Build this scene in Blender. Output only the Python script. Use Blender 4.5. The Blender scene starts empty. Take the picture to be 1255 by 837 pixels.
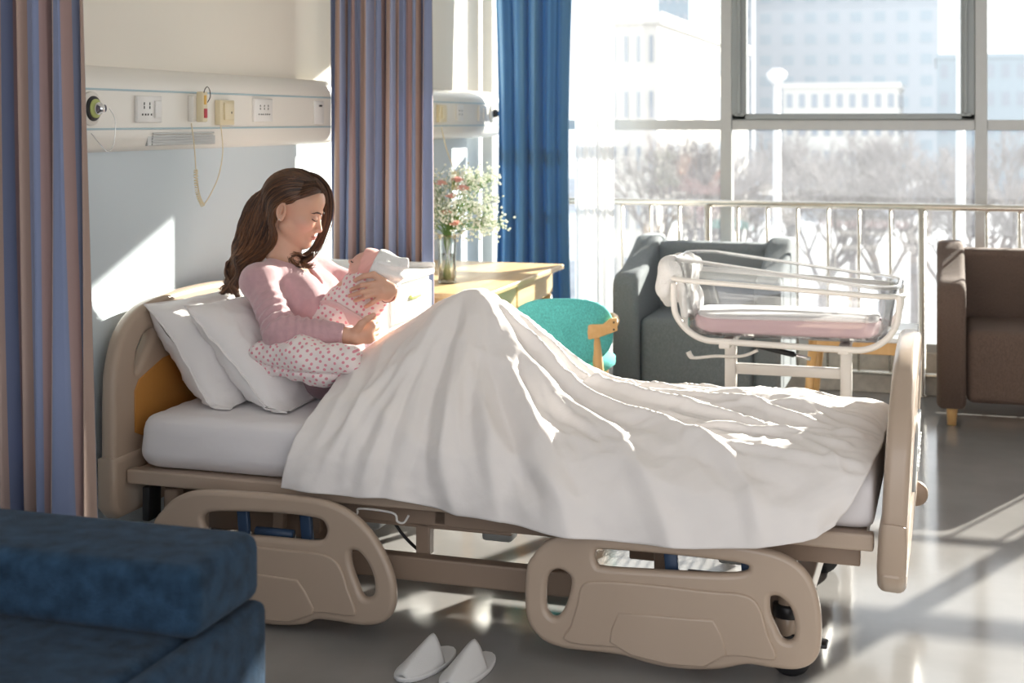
import bpy, bmesh, math, random, os
import numpy as np
from mathutils import Vector, Matrix, Euler
random.seed(7); rng = np.random.default_rng(7)
sc = bpy.context.scene
C = sc.collection
PI = math.pi

# ------------------------------------------------------------------ camera, world, sun, exposure
YAW = math.atan(523/1700.0); CC, SS = math.cos(YAW), math.sin(YAW)
FPX, EYE, HZ = 1700.0, 1.47, 148.0
cam_d = bpy.data.cameras.new('camera'); cam = bpy.data.objects.new('camera', cam_d); C.objects.link(cam)
cam.location = (0, 0, EYE); cam.rotation_euler = (PI/2, 0, YAW)
cam_d.sensor_width = 36; cam_d.lens = FPX/1255*36; cam_d.shift_y = -(418.5-HZ)/1255
cam_d.dof.use_dof = True; cam_d.dof.focus_distance = 4.1; cam_d.dof.aperture_fstop = 3.6
sc.camera = cam
sc.view_settings.view_transform = 'Standard'; sc.view_settings.look = 'None'
sc.view_settings.gamma = 1; sc.view_settings.use_curve_mapping = False
sc.view_settings.exposure = 1.18
sc.cycles.max_bounces = 10; sc.cycles.diffuse_bounces = 5; sc.cycles.transparent_max_bounces = 24
sc.cycles.caustics_reflective = False; sc.cycles.caustics_refractive = False
sc.cycles.sample_clamp_indirect = 4.0
w = bpy.data.worlds.new('sky'); sc.world = w; w.use_nodes = True
nt = w.node_tree; bg = nt.nodes['Background']
tc = nt.nodes.new('ShaderNodeTexCoord'); sx = nt.nodes.new('ShaderNodeSeparateXYZ'); rp = nt.nodes.new('ShaderNodeValToRGB')
nt.links.new(tc.outputs['Generated'], sx.inputs[0]); nt.links.new(sx.outputs['Z'], rp.inputs[0]); nt.links.new(rp.outputs[0], bg.inputs[0])
rp.color_ramp.elements[0].position = 0.0; rp.color_ramp.elements[0].color = (0.98, 0.97, 0.97, 1)
rp.color_ramp.elements[1].position = 0.6; rp.color_ramp.elements[1].color = (0.84, 0.90, 1.0, 1)
bg.inputs[1].default_value = 1.0
sun_d = bpy.data.lights.new('sun', 'SUN'); sun = bpy.data.objects.new('sun', sun_d); C.objects.link(sun)
sun_d.energy = 9.0; sun_d.angle = math.radians(0.6); sun_d.color = (1.0, 0.93, 0.82)
SUNDIR = Vector((0.46, 1.0, 0.385)).normalized()
sun.rotation_euler = SUNDIR.to_track_quat('Z', 'Y').to_euler(); sun.location = (2, 12, 6)

# ------------------------------------------------------------------ frames
def pxray(px, py):
    k = (px-627.5)/FPX
    return (CC*k-SS, SS*k+CC, -(py-HZ)/FPX)
def onX(px, py, X):
    v = pxray(px, py); t = X/v[0]; return Vector((X, v[1]*t, EYE+v[2]*t))
def onY(px, py, Y):
    v = pxray(px, py); t = Y/v[1]; return Vector((v[0]*t, Y, EYE+v[2]*t))
def onZ(px, py, Z):
    v = pxray(px, py); t = (Z-EYE)/v[2]; return Vector((v[0]*t, v[1]*t, Z))
BT = math.radians(-0.7); BO = (-2.36, 3.76)
def bp(px, py, v):                       # point of the bed's own frame (u along, v across, z up)
    n = (-math.sin(BT), math.cos(BT)); r = pxray(px, py)
    t = (v+BO[0]*n[0]+BO[1]*n[1])/(r[0]*n[0]+r[1]*n[1]); X, Y = r[0]*t, r[1]*t
    return np.array(((X-BO[0])*math.cos(BT)+(Y-BO[1])*math.sin(BT), v, EYE+r[2]*t))

# ------------------------------------------------------------------ materials
def mat(name, col, rough=0.5, metal=0.0, noise=0.0, nscale=20, bump=0.0, bscale=60, spec=0.5, sheen=0.0, sss=0.0, trans=0.0, coat=0.0, weave=0.0, wscale=600, attr=None, ior=1.45):
    m = bpy.data.materials.new(name); m.use_nodes = True; t = m.node_tree; N, L = t.nodes, t.links
    b = N['Principled BSDF']
    b.inputs['Roughness'].default_value = rough; b.inputs['Metallic'].default_value = metal
    b.inputs['Specular IOR Level'].default_value = spec; b.inputs['IOR'].default_value = ior
    b.inputs['Base Color'].default_value = (*col, 1)
    if sheen: b.inputs['Sheen Weight'].default_value = sheen; b.inputs['Sheen Roughness'].default_value = 0.4
    if sss:
        b.inputs['Subsurface Weight'].default_value = sss; b.inputs['Subsurface Radius'].default_value = (0.9, 0.35, 0.2); b.inputs['Subsurface Scale'].default_value = 0.012
    if trans: b.inputs['Transmission Weight'].default_value = trans
    if coat: b.inputs['Coat Weight'].default_value = coat; b.inputs['Coat Roughness'].default_value = 0.1
    tcn = N.new('ShaderNodeTexCoord')
    src = None
    if attr:
        a = N.new('ShaderNodeVertexColor'); a.layer_name = attr; src = a.outputs[0]; L.new(src, b.inputs['Base Color'])
    if noise:
        n = N.new('ShaderNodeTexNoise'); n.inputs['Scale'].default_value = nscale; n.inputs['Detail'].default_value = 6
        L.new(tcn.outputs['Object'], n.inputs['Vector'])
        r = N.new('ShaderNodeMapRange'); r.inputs[3].default_value = 1-noise; r.inputs[4].default_value = 1+noise
        r.inputs[1].default_value = 0.3; r.inputs[2].default_value = 0.7
        L.new(n.outputs[0], r.inputs[0])
        x = N.new('ShaderNodeVectorMath'); x.operation = 'SCALE'; 
        if src: L.new(src, x.inputs[0])
        else: x.inputs[0].default_value = col
        L.new(r.outputs[0], x.inputs['Scale']); L.new(x.outputs[0], b.inputs['Base Color'])
    hs = []
    if bump:
        n2 = N.new('ShaderNodeTexNoise'); n2.inputs['Scale'].default_value = bscale; n2.inputs['Detail'].default_value = 5
        L.new(tcn.outputs['Object'], n2.inputs['Vector'])
        bm_ = N.new('ShaderNodeBump'); bm_.inputs['Strength'].default_value = bump; bm_.inputs['Distance'].default_value = 0.01
        L.new(n2.outputs[0], bm_.inputs['Height']); L.new(bm_.outputs[0], b.inputs['Normal'])
    if weave:
        v = N.new('ShaderNodeTexNoise'); v.inputs['Scale'].default_value = wscale; v.inputs['Detail'].default_value = 2
        mp = N.new('ShaderNodeMapping'); mp.inputs['Scale'].default_value = (1, 1, 0.35)
        L.new(tcn.outputs['Object'], mp.inputs[0]); L.new(mp.outputs[0], v.inputs['Vector'])
        r = N.new('ShaderNodeMapRange'); r.inputs[1].default_value = 0.3; r.inputs[2].default_value = 0.7
        r.inputs[3].default_value = 1-weave; r.inputs[4].default_value = 1+weave; L.new(v.outputs[0], r.inputs[0])
        x = N.new('ShaderNodeVectorMath'); x.operation = 'SCALE'; x.inputs[0].default_value = col
        L.new(r.outputs[0], x.inputs['Scale']); L.new(x.outputs[0], b.inputs['Base Color'])
    return m
def wood(name, c1, c2, axis=1):
    m = mat(name, c1, 0.35); t = m.node_tree; N, L = t.nodes, t.links; b = N['Principled BSDF']
    tcn = N.new('ShaderNodeTexCoord'); mp = N.new('ShaderNodeMapping'); s = [28, 28, 28]; s[axis] = 2.0
    mp.inputs['Scale'].default_value = s; n = N.new('ShaderNodeTexNoise'); n.inputs['Scale'].default_value = 1; n.inputs['Detail'].default_value = 4; n.inputs['Distortion'].default_value = 0.6
    r = N.new('ShaderNodeValToRGB'); r.color_ramp.elements[0].color = (*c1, 1); r.color_ramp.elements[1].color = (*c2, 1)
    r.color_ramp.elements[0].position = 0.35; r.color_ramp.elements[1].position = 0.65
    L.new(tcn.outputs['Object'], mp.inputs[0]); L.new(mp.outputs[0], n.inputs['Vector']); L.new(n.outputs[0], r.inputs[0]); L.new(r.outputs[0], b.inputs['Base Color'])
    return m
def glassy(name, tint=(1, 1, 1), refl=0.06, haze=0.0):
    m = bpy.data.materials.new(name); m.use_nodes = True; t = m.node_tree; N, L = t.nodes, t.links
    for n in list(N):
        if n.type != 'OUTPUT_MATERIAL': N.remove(n)
    out = [n for n in N if n.type == 'OUTPUT_MATERIAL'][0]
    tr = N.new('ShaderNodeBsdfTransparent'); tr.inputs[0].default_value = (*tint, 1)
    gl = N.new('ShaderNodeBsdfGlossy'); gl.inputs['Roughness'].default_value = 0.03
    lw = N.new('ShaderNodeLayerWeight'); lw.inputs[0].default_value = 0.25
    r = N.new('ShaderNodeMapRange'); r.inputs[3].default_value = refl; r.inputs[4].default_value = 0.75
    L.new(lw.outputs['Fresnel'], r.inputs[0])
    mx = N.new('ShaderNodeMixShader'); L.new(r.outputs[0], mx.inputs[0]); L.new(tr.outputs[0], mx.inputs[1]); L.new(gl.outputs[0], mx.inputs[2])
    last = mx
    if haze:
        df = N.new('ShaderNodeBsdfTranslucent'); df.inputs[0].default_value = (0.95, 0.97, 1, 1)
        m2 = N.new('ShaderNodeMixShader'); m2.inputs[0].default_value = haze; L.new(mx.outputs[0], m2.inputs[1]); L.new(df.outputs[0], m2.inputs[2]); last = m2
    L.new(last.outputs[0], out.inputs[0])
    return m
def cloth_stripes(name, cols, period, transl=0.25):
    m = mat(name, cols[0], 0.85, sheen=0.2); t = m.node_tree; N, L = t.nodes, t.links; b = N['Principled BSDF']
    uv = N.new('ShaderNodeUVMap'); sp = N.new('ShaderNodeSeparateXYZ'); L.new(uv.outputs[0], sp.inputs[0])
    d = N.new('ShaderNodeMath'); d.operation = 'DIVIDE'; d.inputs[1].default_value = period; L.new(sp.outputs[0], d.inputs[0])
    f = N.new('ShaderNodeMath'); f.operation = 'FRACT'; L.new(d.outputs[0], f.inputs[0])
    r = N.new('ShaderNodeValToRGB'); cr = r.color_ramp; cr.interpolation = 'CONSTANT'
    n = len(cols)
    cr.elements[0].color = (*cols[0], 1); cr.elements[1].position = 1.0/n; cr.elements[1].color = (*cols[1], 1)
    for i in range(2, n):
        e = cr.elements.new(i/n); e.color = (*cols[i], 1)
    L.new(f.outputs[0], r.inputs[0]); L.new(r.outputs[0], b.inputs['Base Color'])
    add_transl(m, transl, r.outputs[0])
    return m
def add_transl(m, amount, colsock=None, col=(1, 1, 1), transp=0.0):
    t = m.node_tree; N, L = t.nodes, t.links; b = N['Principled BSDF']; out = [n for n in N if n.type == 'OUTPUT_MATERIAL'][0]
    tl = N.new('ShaderNodeBsdfTranslucent')
    if colsock: L.new(colsock, tl.inputs[0])
    else: tl.inputs[0].default_value = (*col, 1)
    mx = N.new('ShaderNodeMixShader'); mx.inputs[0].default_value = amount
    L.new(b.outputs[0], mx.inputs[1]); L.new(tl.outputs[0], mx.inputs[2]); last = mx
    if transp:
        tp = N.new('ShaderNodeBsdfTransparent'); m2 = N.new('ShaderNodeMixShader'); m2.inputs[0].default_value = transp
        L.new(mx.outputs[0], m2.inputs[1]); L.new(tp.outputs[0], m2.inputs[2]); last = m2
    L.new(last.outputs[0], out.inputs[0])
def dotted(name, base, dot, cell=0.019, r=0.235):
    m = mat(name, base, 0.85, sheen=0.3, bump=0.15, bscale=300); t = m.node_tree; N, L = t.nodes, t.links; b = N['Principled BSDF']
    tcn = N.new('ShaderNodeTexCoord'); sp = N.new('ShaderNodeSeparateXYZ'); L.new(tcn.outputs['Object'], sp.inputs[0])
    sn = N.new('ShaderNodeSeparateXYZ'); L.new(tcn.outputs['Normal'], sn.inputs[0]); ab = N.new('ShaderNodeMath'); ab.operation = 'ABSOLUTE'; L.new(sn.outputs[2], ab.inputs[0])
    g2 = N.new('ShaderNodeMath'); g2.operation = 'GREATER_THAN'; g2.inputs[1].default_value = 0.70; L.new(ab.outputs[0], g2.inputs[0])
    a = N.new('ShaderNodeMix'); L.new(g2.outputs[0], a.inputs[0]); L.new(sp.outputs[2], a.inputs[2]); L.new(sp.outputs[1], a.inputs[3])
    cb = N.new('ShaderNodeCombineXYZ'); L.new(sp.outputs[0], cb.inputs[0]); L.new(a.outputs[0], cb.inputs[1])
    mp = N.new('ShaderNodeMapping'); mp.inputs['Rotation'].default_value = (0, 0, 0.6); L.new(cb.outputs[0], mp.inputs[0])
    vo = N.new('ShaderNodeTexVoronoi'); vo.voronoi_dimensions = '2D'; vo.inputs['Scale'].default_value = 1/cell; vo.inputs['Randomness'].default_value = 0.35
    L.new(mp.outputs[0], vo.inputs['Vector'])
    lt = N.new('ShaderNodeMath'); lt.operation = 'LESS_THAN'; lt.inputs[1].default_value = r; L.new(vo.outputs['Distance'], lt.inputs[0])
    mx = N.new('ShaderNodeMix'); mx.data_type = 'RGBA'; mx.inputs[6].default_value = (*base, 1); mx.inputs[7].default_value = (*dot, 1)
    L.new(lt.outputs[0], mx.inputs[0]); L.new(mx.outputs[2], b.inputs['Base Color'])
    return m

# ------------------------------------------------------------------ mesh helpers
def new(name, bm, m, parent=None, smooth=True, loc=None, rot=None, subsurf=0, auto=None):
    me = bpy.data.meshes.new(name)
    bmesh.ops.recalc_face_normals(bm, faces=bm.faces[:])
    bm.to_mesh(me); bm.free()
    return link(name, me, m, parent, smooth, loc, rot, subsurf, auto)
def link(name, me, m, parent=None, smooth=True, loc=None, rot=None, subsurf=0, auto=None):
    o = bpy.data.objects.new(name, me); C.objects.link(o)
    ms = m if isinstance(m, (list, tuple)) else [m]
    if len(me.materials) == 0:
        for q in ms: me.materials.append(q)
    if smooth:
        for p in me.polygons: p.use_smooth = True
    if auto:
        try: me.set_sharp_from_angle(angle=math.radians(auto))
        except Exception: pass
    if parent: o.parent = parent
    if loc is not None: o.location = loc
    if rot is not None: o.rotation_euler = rot
    if subsurf:
        s = o.modifiers.new('s', 'SUBSURF'); s.levels = subsurf; s.render_levels = subsurf
    return o
def tag(o, label=None, cat=None, group=None, kind=None):
    if label: o['label'] = label
    if cat: o['category'] = cat
    if group: o['group'] = group
    if kind: o['kind'] = kind
    return o
def thing(name, loc, label, cat, group=None, rz=0.0):
    o = bpy.data.objects.new(name, None); C.objects.link(o); o.location = loc; o.rotation_euler = (0, 0, rz); o.empty_display_size = 0.1
    return tag(o, label, cat, group)
def copy_tree(o, parent=None):
    c = o.copy(); C.objects.link(c)
    if parent: c.parent = parent
    for ch in list(o.children): copy_tree(ch, c)
    return c
def box(bm, c, s, bev=0.0, seg=2, rot=None):
    r = bmesh.ops.create_cube(bm, size=1.0); vs = r['verts']
    M = Matrix.Translation(Vector(c)) @ (rot.to_4x4() if rot else Matrix.Identity(4)) @ Matrix.Diagonal((*s, 1))
    bmesh.ops.transform(bm, matrix=M, verts=vs)
    if bev:
        es = list({e for v in vs for e in v.link_edges})
        bmesh.ops.bevel(bm, geom=es, offset=bev, segments=seg, profile=0.5, affect='EDGES')
def B(c, s, bev=0.0, seg=2, rot=None):
    bm = bmesh.new(); box(bm, c, s, bev, seg, rot); return bm
def box2(bm, a, b, bev=0.0, seg=2):
    box(bm, [(x+y)/2 for x, y in zip(a, b)], [abs(x-y) for x, y in zip(a, b)], bev, seg)
def tube(bm, pts, r, n=10, closed=False, cap=True):
    P_ = [Vector(p) for p in pts]; N = len(P_); rings = []
    rs = r if isinstance(r, (list, tuple, np.ndarray)) else [r]*N
    up = None
    for i in range(N):
        if closed: t = P_[(i+1) % N]-P_[i-1]
        else: t = P_[min(i+1, N-1)]-P_[max(i-1, 0)]
        t.normalize()
        if up is None:
            up = Vector((0, 0, 1)) if abs(t.z) < 0.9 else Vector((1, 0, 0))
        x = up.cross(t)
        if x.length < 1e-5: x = Vector((1, 0, 0)).cross(t)
        x.normalize(); y = t.cross(x); up = y
        rings.append([bm.verts.new(P_[i]+(x*math.cos(2*PI*k/n)+y*math.sin(2*PI*k/n))*rs[i]) for k in range(n)])
    for i in range(N if closed else N-1):
        a, b = rings[i], rings[(i+1) % N]
        for k in range(n):
            bm.faces.new((a[k], a[(k+1) % n], b[(k+1) % n], b[k]))
    if cap and not closed:
        bm.faces.new(rings[0][::-1]); bm.faces.new(rings[-1])
def T(pts, r, n=10, closed=False):
    bm = bmesh.new(); tube(bm, pts, r, n, closed); return bm
def lathe(bm, prof, c=(0, 0, 0), n=24, axis='z'):
    rings = []
    for (r, z) in prof:
        ring = []
        for k in range(n):
            a = 2*PI*k/n; p = (r*math.cos(a), r*math.sin(a), z)
            if axis == 'x': p = (z, p[0], p[1])
            if axis == 'y': p = (p[0], z, p[1])
            ring.append(bm.verts.new(Vector(p)+Vector(c)))
        rings.append(ring)
    for a, b in zip(rings, rings[1:]):
        for k in range(n): bm.faces.new((a[k], a[(k+1) % n], b[(k+1) % n], b[k]))
    bm.faces.new(rings[0][::-1]); bm.faces.new(rings[-1])
def L_(prof, c=(0, 0, 0), n=24, axis='z'):
    bm = bmesh.new(); lathe(bm, prof, c, n, axis); return bm
def spline(pts, n=8, closed=False):
    P_ = [np.array(p, float) for p in pts]; out = []; N = len(P_)
    rngi = range(N) if closed else range(N-1)
    for i in rngi:
        p0 = P_[(i-1) % N] if closed else P_[max(i-1, 0)]; p1 = P_[i]; p2 = P_[(i+1) % N]; p3 = P_[(i+2) % N] if closed else P_[min(i+2, N-1)]
        for k in range(n):
            t = k/n; out.append(0.5*((2*p1)+(-p0+p2)*t+(2*p0-5*p1+4*p2-p3)*t*t+(-p0+3*p1-3*p2+p3)*t**3))
    if not closed: out.append(P_[-1])
    return out
def outline_mesh(splines, thick, bevel, name='outline', res=3):
    """closed 2-D outlines (the first outer, others holes) -> mesh in the XY plane, thickness along Z, rounded edges"""
    cu = bpy.data.curves.new(name, 'CURVE'); cu.dimensions = '2D'; cu.fill_mode = 'BOTH'
    cu.extrude = max(thick/2-bevel, 0.0005); cu.bevel_depth = bevel; cu.bevel_resolution = res
    for pts in splines:
        s = cu.splines.new('POLY'); s.points.add(len(pts)-1)
        for i, p in enumerate(pts): s.points[i].co = (p[0], p[1], 0, 1)
        s.use_cyclic_u = True
    o = bpy.data.objects.new(name, cu); C.objects.link(o)
    dg = bpy.context.evaluated_depsgraph_get(); dg.update()
    me = bpy.data.meshes.new_from_object(o.evaluated_get(dg)); me.materials.clear()
    bpy.data.objects.remove(o); bpy.data.curves.remove(cu)
    return me
def grid_mesh(Pts, uvs=None, closed_u=False):
    """Pts (n,m,3) -> mesh"""
    n, m = Pts.shape[:2]
    idx = np.arange(n*m).reshape(n, m)
    q = np.stack([idx[:-1, :-1], idx[1:, :-1], idx[1:, 1:], idx[:-1, 1:]], -1).reshape(-1, 4)
    if closed_u:
        q2 = np.stack([idx[-1, :-1], idx[0, :-1], idx[0, 1:], idx[-1, 1:]], -1).reshape(-1, 4); q = np.vstack([q, q2])
    me = bpy.data.meshes.new('grid'); me.from_pydata(Pts.reshape(-1, 3).tolist(), [], q.tolist())
    if uvs is not None:
        uvl = me.uv_layers.new(name='UVMap'); U = uvs.reshape(-1, 2)
        li = np.empty(len(me.loops), dtype=np.int32); me.loops.foreach_get('vertex_index', li)
        uvl.data.foreach_set('uv', U[li].astype(np.float32).ravel())
    me.update(); return me
def solid(o, t, off=0.0):
    s = o.modifiers.new('t', 'SOLIDIFY'); s.thickness = t; s.offset = off; return o

# ------------------------------------------------------------------ smooth solids (distance fields polygonised)
import openvdb
class SDF:
    def __init__(s, lo, hi, vox, far=0.06):
        s.lo = np.array(lo, float); s.vox = vox; n = np.ceil((np.array(hi)-s.lo)/vox).astype(int)+1
        s.n = n; s.g = np.full(n, far, np.float32); s.far = far
    def sub(s, lo, hi, m):
        a = np.maximum(np.floor((np.array(lo)-m-s.lo)/s.vox).astype(int), 0); b = np.minimum(np.ceil((np.array(hi)+m-s.lo)/s.vox).astype(int)+1, s.n)
        if (b <= a).any(): return None, None
        ax = [(s.lo[i]+s.vox*np.arange(a[i], b[i])).astype(np.float32) for i in range(3)]
        return tuple(slice(a[i], b[i]) for i in range(3)), (ax[0][:, None, None], ax[1][None, :, None], ax[2][None, None, :])
    def put(s, sl, d, k, mode):
        g = s.g[sl]
        if mode == 'u':
            if k <= 0: s.g[sl] = np.minimum(g, d); return
            h = np.clip(0.5+0.5*(g-d)/k, 0, 1); s.g[sl] = g*(1-h)+d*h-k*h*(1-h)
        else:
            d = -d; 
            if k <= 0: s.g[sl] = np.maximum(g, d); return
            h = np.clip(0.5-0.5*(g-d)/k, 0, 1); s.g[sl] = g*(1-h)+d*h+k*h*(1-h)
    def cap(s, a, b, ra, rb=None, k=0.01, mode='u'):
        rb = ra if rb is None else rb; a = np.array(a, float); b = np.array(b, float); R = max(ra, rb)
        sl, X = s.sub(np.minimum(a, b)-R, np.maximum(a, b)+R, 0.03+k)
        if sl is None: return
        ab = b-a; L2 = max(float(ab@ab), 1e-9)
        t = np.clip(((X[0]-a[0])*ab[0]+(X[1]-a[1])*ab[1]+(X[2]-a[2])*ab[2])/L2, 0, 1)
        d = np.sqrt((X[0]-a[0]-t*ab[0])**2+(X[1]-a[1]-t*ab[1])**2+(X[2]-a[2]-t*ab[2])**2)-(ra+(rb-ra)*t)
        s.put(sl, d, k, mode)
    def ell(s, c, r, R=None, k=0.01, mode='u'):
        c = np.array(c, float); r = np.array(r, float); m = r.max()
        sl, X = s.sub(c-m, c+m, 0.03+k)
        if sl is None: return
        x, y, z = X[0]-c[0], X[1]-c[1], X[2]-c[2]
        if R is not None:
            R = np.array(R, float)   # columns = local axes in world
            x, y, z = (R[0, 0]*x+R[1, 0]*y+R[2, 0]*z, R[0, 1]*x+R[1, 1]*y+R[2, 1]*z, R[0, 2]*x+R[1, 2]*y+R[2, 2]*z)
        k0 = np.sqrt((x/r[0])**2+(y/r[1])**2+(z/r[2])**2); k1 = np.sqrt((x/r[0]**2)**2+(y/r[1]**2)**2+(z/r[2]**2)**2)+1e-6
        s.put(sl, k0*(k0-1)/k1, k, mode)
    def field(s, fn):
        X = [(s.lo[i]+s.vox*np.arange(s.n[i])).astype(np.float32) for i in range(3)]
        s.g = fn(s.g, X[0][:, None, None], X[1][None, :, None], X[2][None, None, :]).astype(np.float32)
    def mesh(s, smooth=0):
        gr = openvdb.FloatGrid(s.far); gr.copyFromArray(np.clip(s.g, -s.far, s.far)); gr.transform = openvdb.createLinearTransform(voxelSize=s.vox)
        p, q = gr.convertToQuads(isovalue=0.0)
        p = np.asarray(p, float)+s.lo
        me = bpy.data.meshes.new('sdf'); me.from_pydata(p.tolist(), [], np.asarray(q)[:, ::-1].tolist()); me.update()
        if smooth:
            bm = bmesh.new(); bm.from_mesh(me)
            for _ in range(smooth): bmesh.ops.smooth_vert(bm, verts=bm.verts[:], factor=0.5, use_axis_x=True, use_axis_y=True, use_axis_z=True)
            bm.to_mesh(me); bm.free()
        return me
    def at(s, p):
        i = np.clip(((np.array(p)-s.lo)/s.vox), 0, s.n-2); j = i.astype(int); return float(s.g[tuple(j)])
def vnoise(x, y, seed=0, f=1.0, oct=4):
    r = np.random.default_rng(seed); out = 0
    for o in range(oct):
        for _ in range(3):
            a = r.uniform(0, 2*PI); ph = r.uniform(0, 2*PI); ff = f*(1.9**o)*r.uniform(0.7, 1.3)
            out = out+np.sin((x*math.cos(a)+y*math.sin(a))*ff*2*PI+ph)/(3*1.8**o)
    return out

M = {}
M['cream_wall'] = mat('cream_wall', (0.80, 0.76, 0.69), 0.7, bump=0.05, bscale=80)
M['floor'] = mat('floor', (0.28, 0.27, 0.265), 0.13, noise=0.10, nscale=3, bump=0.02, bscale=9)
M['ceiling'] = mat('ceiling', (0.85, 0.85, 0.83), 0.8)
M['alu'] = mat('aluminium', (0.48, 0.48, 0.47), 0.4, metal=0.3, noise=0.02)
M['alu_dark'] = mat('aluminium_dark', (0.30, 0.32, 0.32), 0.4, metal=0.3)
M['stone'] = mat('stone', (0.62, 0.57, 0.50), 0.5, noise=0.12, nscale=30)
M['steel'] = mat('steel', (0.74, 0.69, 0.62), 0.25, metal=0.95)
M['chrome'] = mat('chrome', (0.85, 0.85, 0.86), 0.12, metal=1.0)
M['beige'] = mat('beige_plastic', (0.46, 0.355, 0.275), 0.30, coat=0.25, noise=0.02, nscale=5)
M['beige_metal'] = mat('beige_metal', (0.33, 0.24, 0.18), 0.35)
M['orange'] = mat('orange_inlay', (0.55, 0.25, 0.06), 0.35)
M['navy'] = mat('navy_plastic', (0.03, 0.06, 0.12), 0.4)
M['black'] = mat('black_plastic', (0.02, 0.02, 0.022), 0.35)
M['grey_box'] = mat('grey_box', (0.50, 0.53, 0.55), 0.4)
M['white_plastic'] = mat('white_plastic', (0.86, 0.85, 0.83), 0.3)
M['cream_plastic'] = mat('cream_plastic', (0.80, 0.70, 0.48), 0.35)
M['panel'] = mat('panel_enamel', (0.87, 0.84, 0.78), 0.35)
M['trim_blue'] = mat('trim_blue', (0.42, 0.56, 0.62), 0.4)
M['linen'] = mat('linen', (0.83, 0.785, 0.765), 0.75, sheen=0.25, bump=0.22, bscale=16)
M['cotton'] = mat('cotton', (0.86, 0.825, 0.815), 0.8, sheen=0.2, bump=0.55, bscale=13)
M['mattress'] = mat('mattress_sheet', (0.80, 0.765, 0.775), 0.8, sheen=0.2, bump=0.25, bscale=9)
M['sofa'] = mat('blue_chenille', (0.018, 0.042, 0.078), 0.95, noise=0.4, nscale=26, bump=0.5, bscale=300, sheen=0.08, spec=0.15)
M['grey_fab'] = mat('grey_fabric', (0.225, 0.25, 0.27), 0.9, weave=0.18, wscale=300, bump=0.2, bscale=500)
M['brown_fab'] = mat('brown_fabric', (0.145, 0.098, 0.078), 0.9, weave=0.2, wscale=300, bump=0.2, bscale=500)
M['teal'] = mat('teal_fabric', (0.13, 0.58, 0.56), 0.9, weave=0.3, wscale=420, bump=0.2, bscale=600)
M['oak'] = wood('light_oak', (0.75, 0.50, 0.25), (0.82, 0.60, 0.34), 1)
M['oak_z'] = wood('oak_leg', (0.74, 0.43, 0.17), (0.80, 0.50, 0.22), 2)
M['sweater'] = mat('pink_knit', (0.60, 0.37, 0.395), 0.9, noise=0.05, nscale=60, bump=0.35, bscale=420, sheen=0.5)
M['trousers'] = mat('mauve_knit', (0.30, 0.19, 0.21), 0.9, bump=0.2, bscale=300, sheen=0.3)
M['skin'] = mat('skin', (0.78, 0.52, 0.40), 0.45, sss=0.18, attr='Col', noise=0.03, nscale=25)
M['hair'] = mat('hair', (0.060, 0.026, 0.014), 0.36, spec=0.6, attr='Col')
M['brow'] = mat('brow_hair', (0.06, 0.035, 0.025), 0.6)
M['dots'] = dotted('dotted_cotton', (0.86, 0.76, 0.74), (0.76, 0.30, 0.36))
M['pink'] = mat('pink_jersey', (0.85, 0.45, 0.40), 0.85, sheen=0.3, bump=0.1, bscale=400)
M['pink_pale'] = mat('pink_pale', (0.88, 0.64, 0.66), 0.8, sheen=0.3)
M['bass'] = mat('white_enamel', (0.80, 0.77, 0.73), 0.3, coat=0.3)
M['towel'] = mat('towelling', (0.88, 0.87, 0.86), 0.95, bump=0.6, bscale=220, sheen=0.4)
M['slipper'] = mat('slipper_cloth', (0.74, 0.73, 0.73), 0.85, bump=0.4, bscale=500)
M['green'] = mat('stem_green', (0.16, 0.30, 0.07), 0.5)
M['petal_w'] = mat('white_petal', (0.94, 0.95, 0.89), 0.7); add_transl(M['petal_w'], 0.3, col=(0.9, 0.92, 0.8))
M['petal_p'] = mat('pink_petal', (0.95, 0.66, 0.60), 0.7); add_transl(M['petal_p'], 0.3, col=(0.95, 0.5, 0.45))
M['glass'] = glassy('window_glass', (0.97, 0.99, 0.99), 0.03, haze=0.02)
M['vase'] = glassy('vase_glass', (0.985, 0.995, 0.99), 0.08)
M['acrylic'] = glassy('acrylic', (0.985, 0.99, 1.0), 0.05)
M['water'] = glassy('water', (0.97, 0.99, 0.98), 0.05)
M['sheer'] = mat('sheer', (0.93, 0.93, 0.93), 0.9); add_transl(M['sheer'], 0.55, col=(0.97, 0.97, 0.97), transp=0.30)
M['blue_drape'] = mat('blue_drape', (0.13, 0.28, 0.47), 0.85, sheen=0.3, bump=0.1, bscale=300); add_transl(M['blue_drape'], 0.25, col=(0.14, 0.34, 0.58))
M['stripes'] = cloth_stripes('striped_drape', [(0.25, 0.29, 0.42), (0.46, 0.33, 0.28), (0.37, 0.41, 0.57), (0.52, 0.38, 0.33), (0.23, 0.27, 0.42), (0.42, 0.29, 0.28)], 0.27, 0.2)
M['red'] = mat('red_button', (0.55, 0.03, 0.05), 0.4)
M['amber'] = mat('amber', (0.85, 0.50, 0.08), 0.4)
M['gasring'] = mat('gas_ring', (0.55, 0.62, 0.22), 0.4)
M['dark'] = mat('dark_slot', (0.02, 0.02, 0.02), 0.6)
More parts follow.
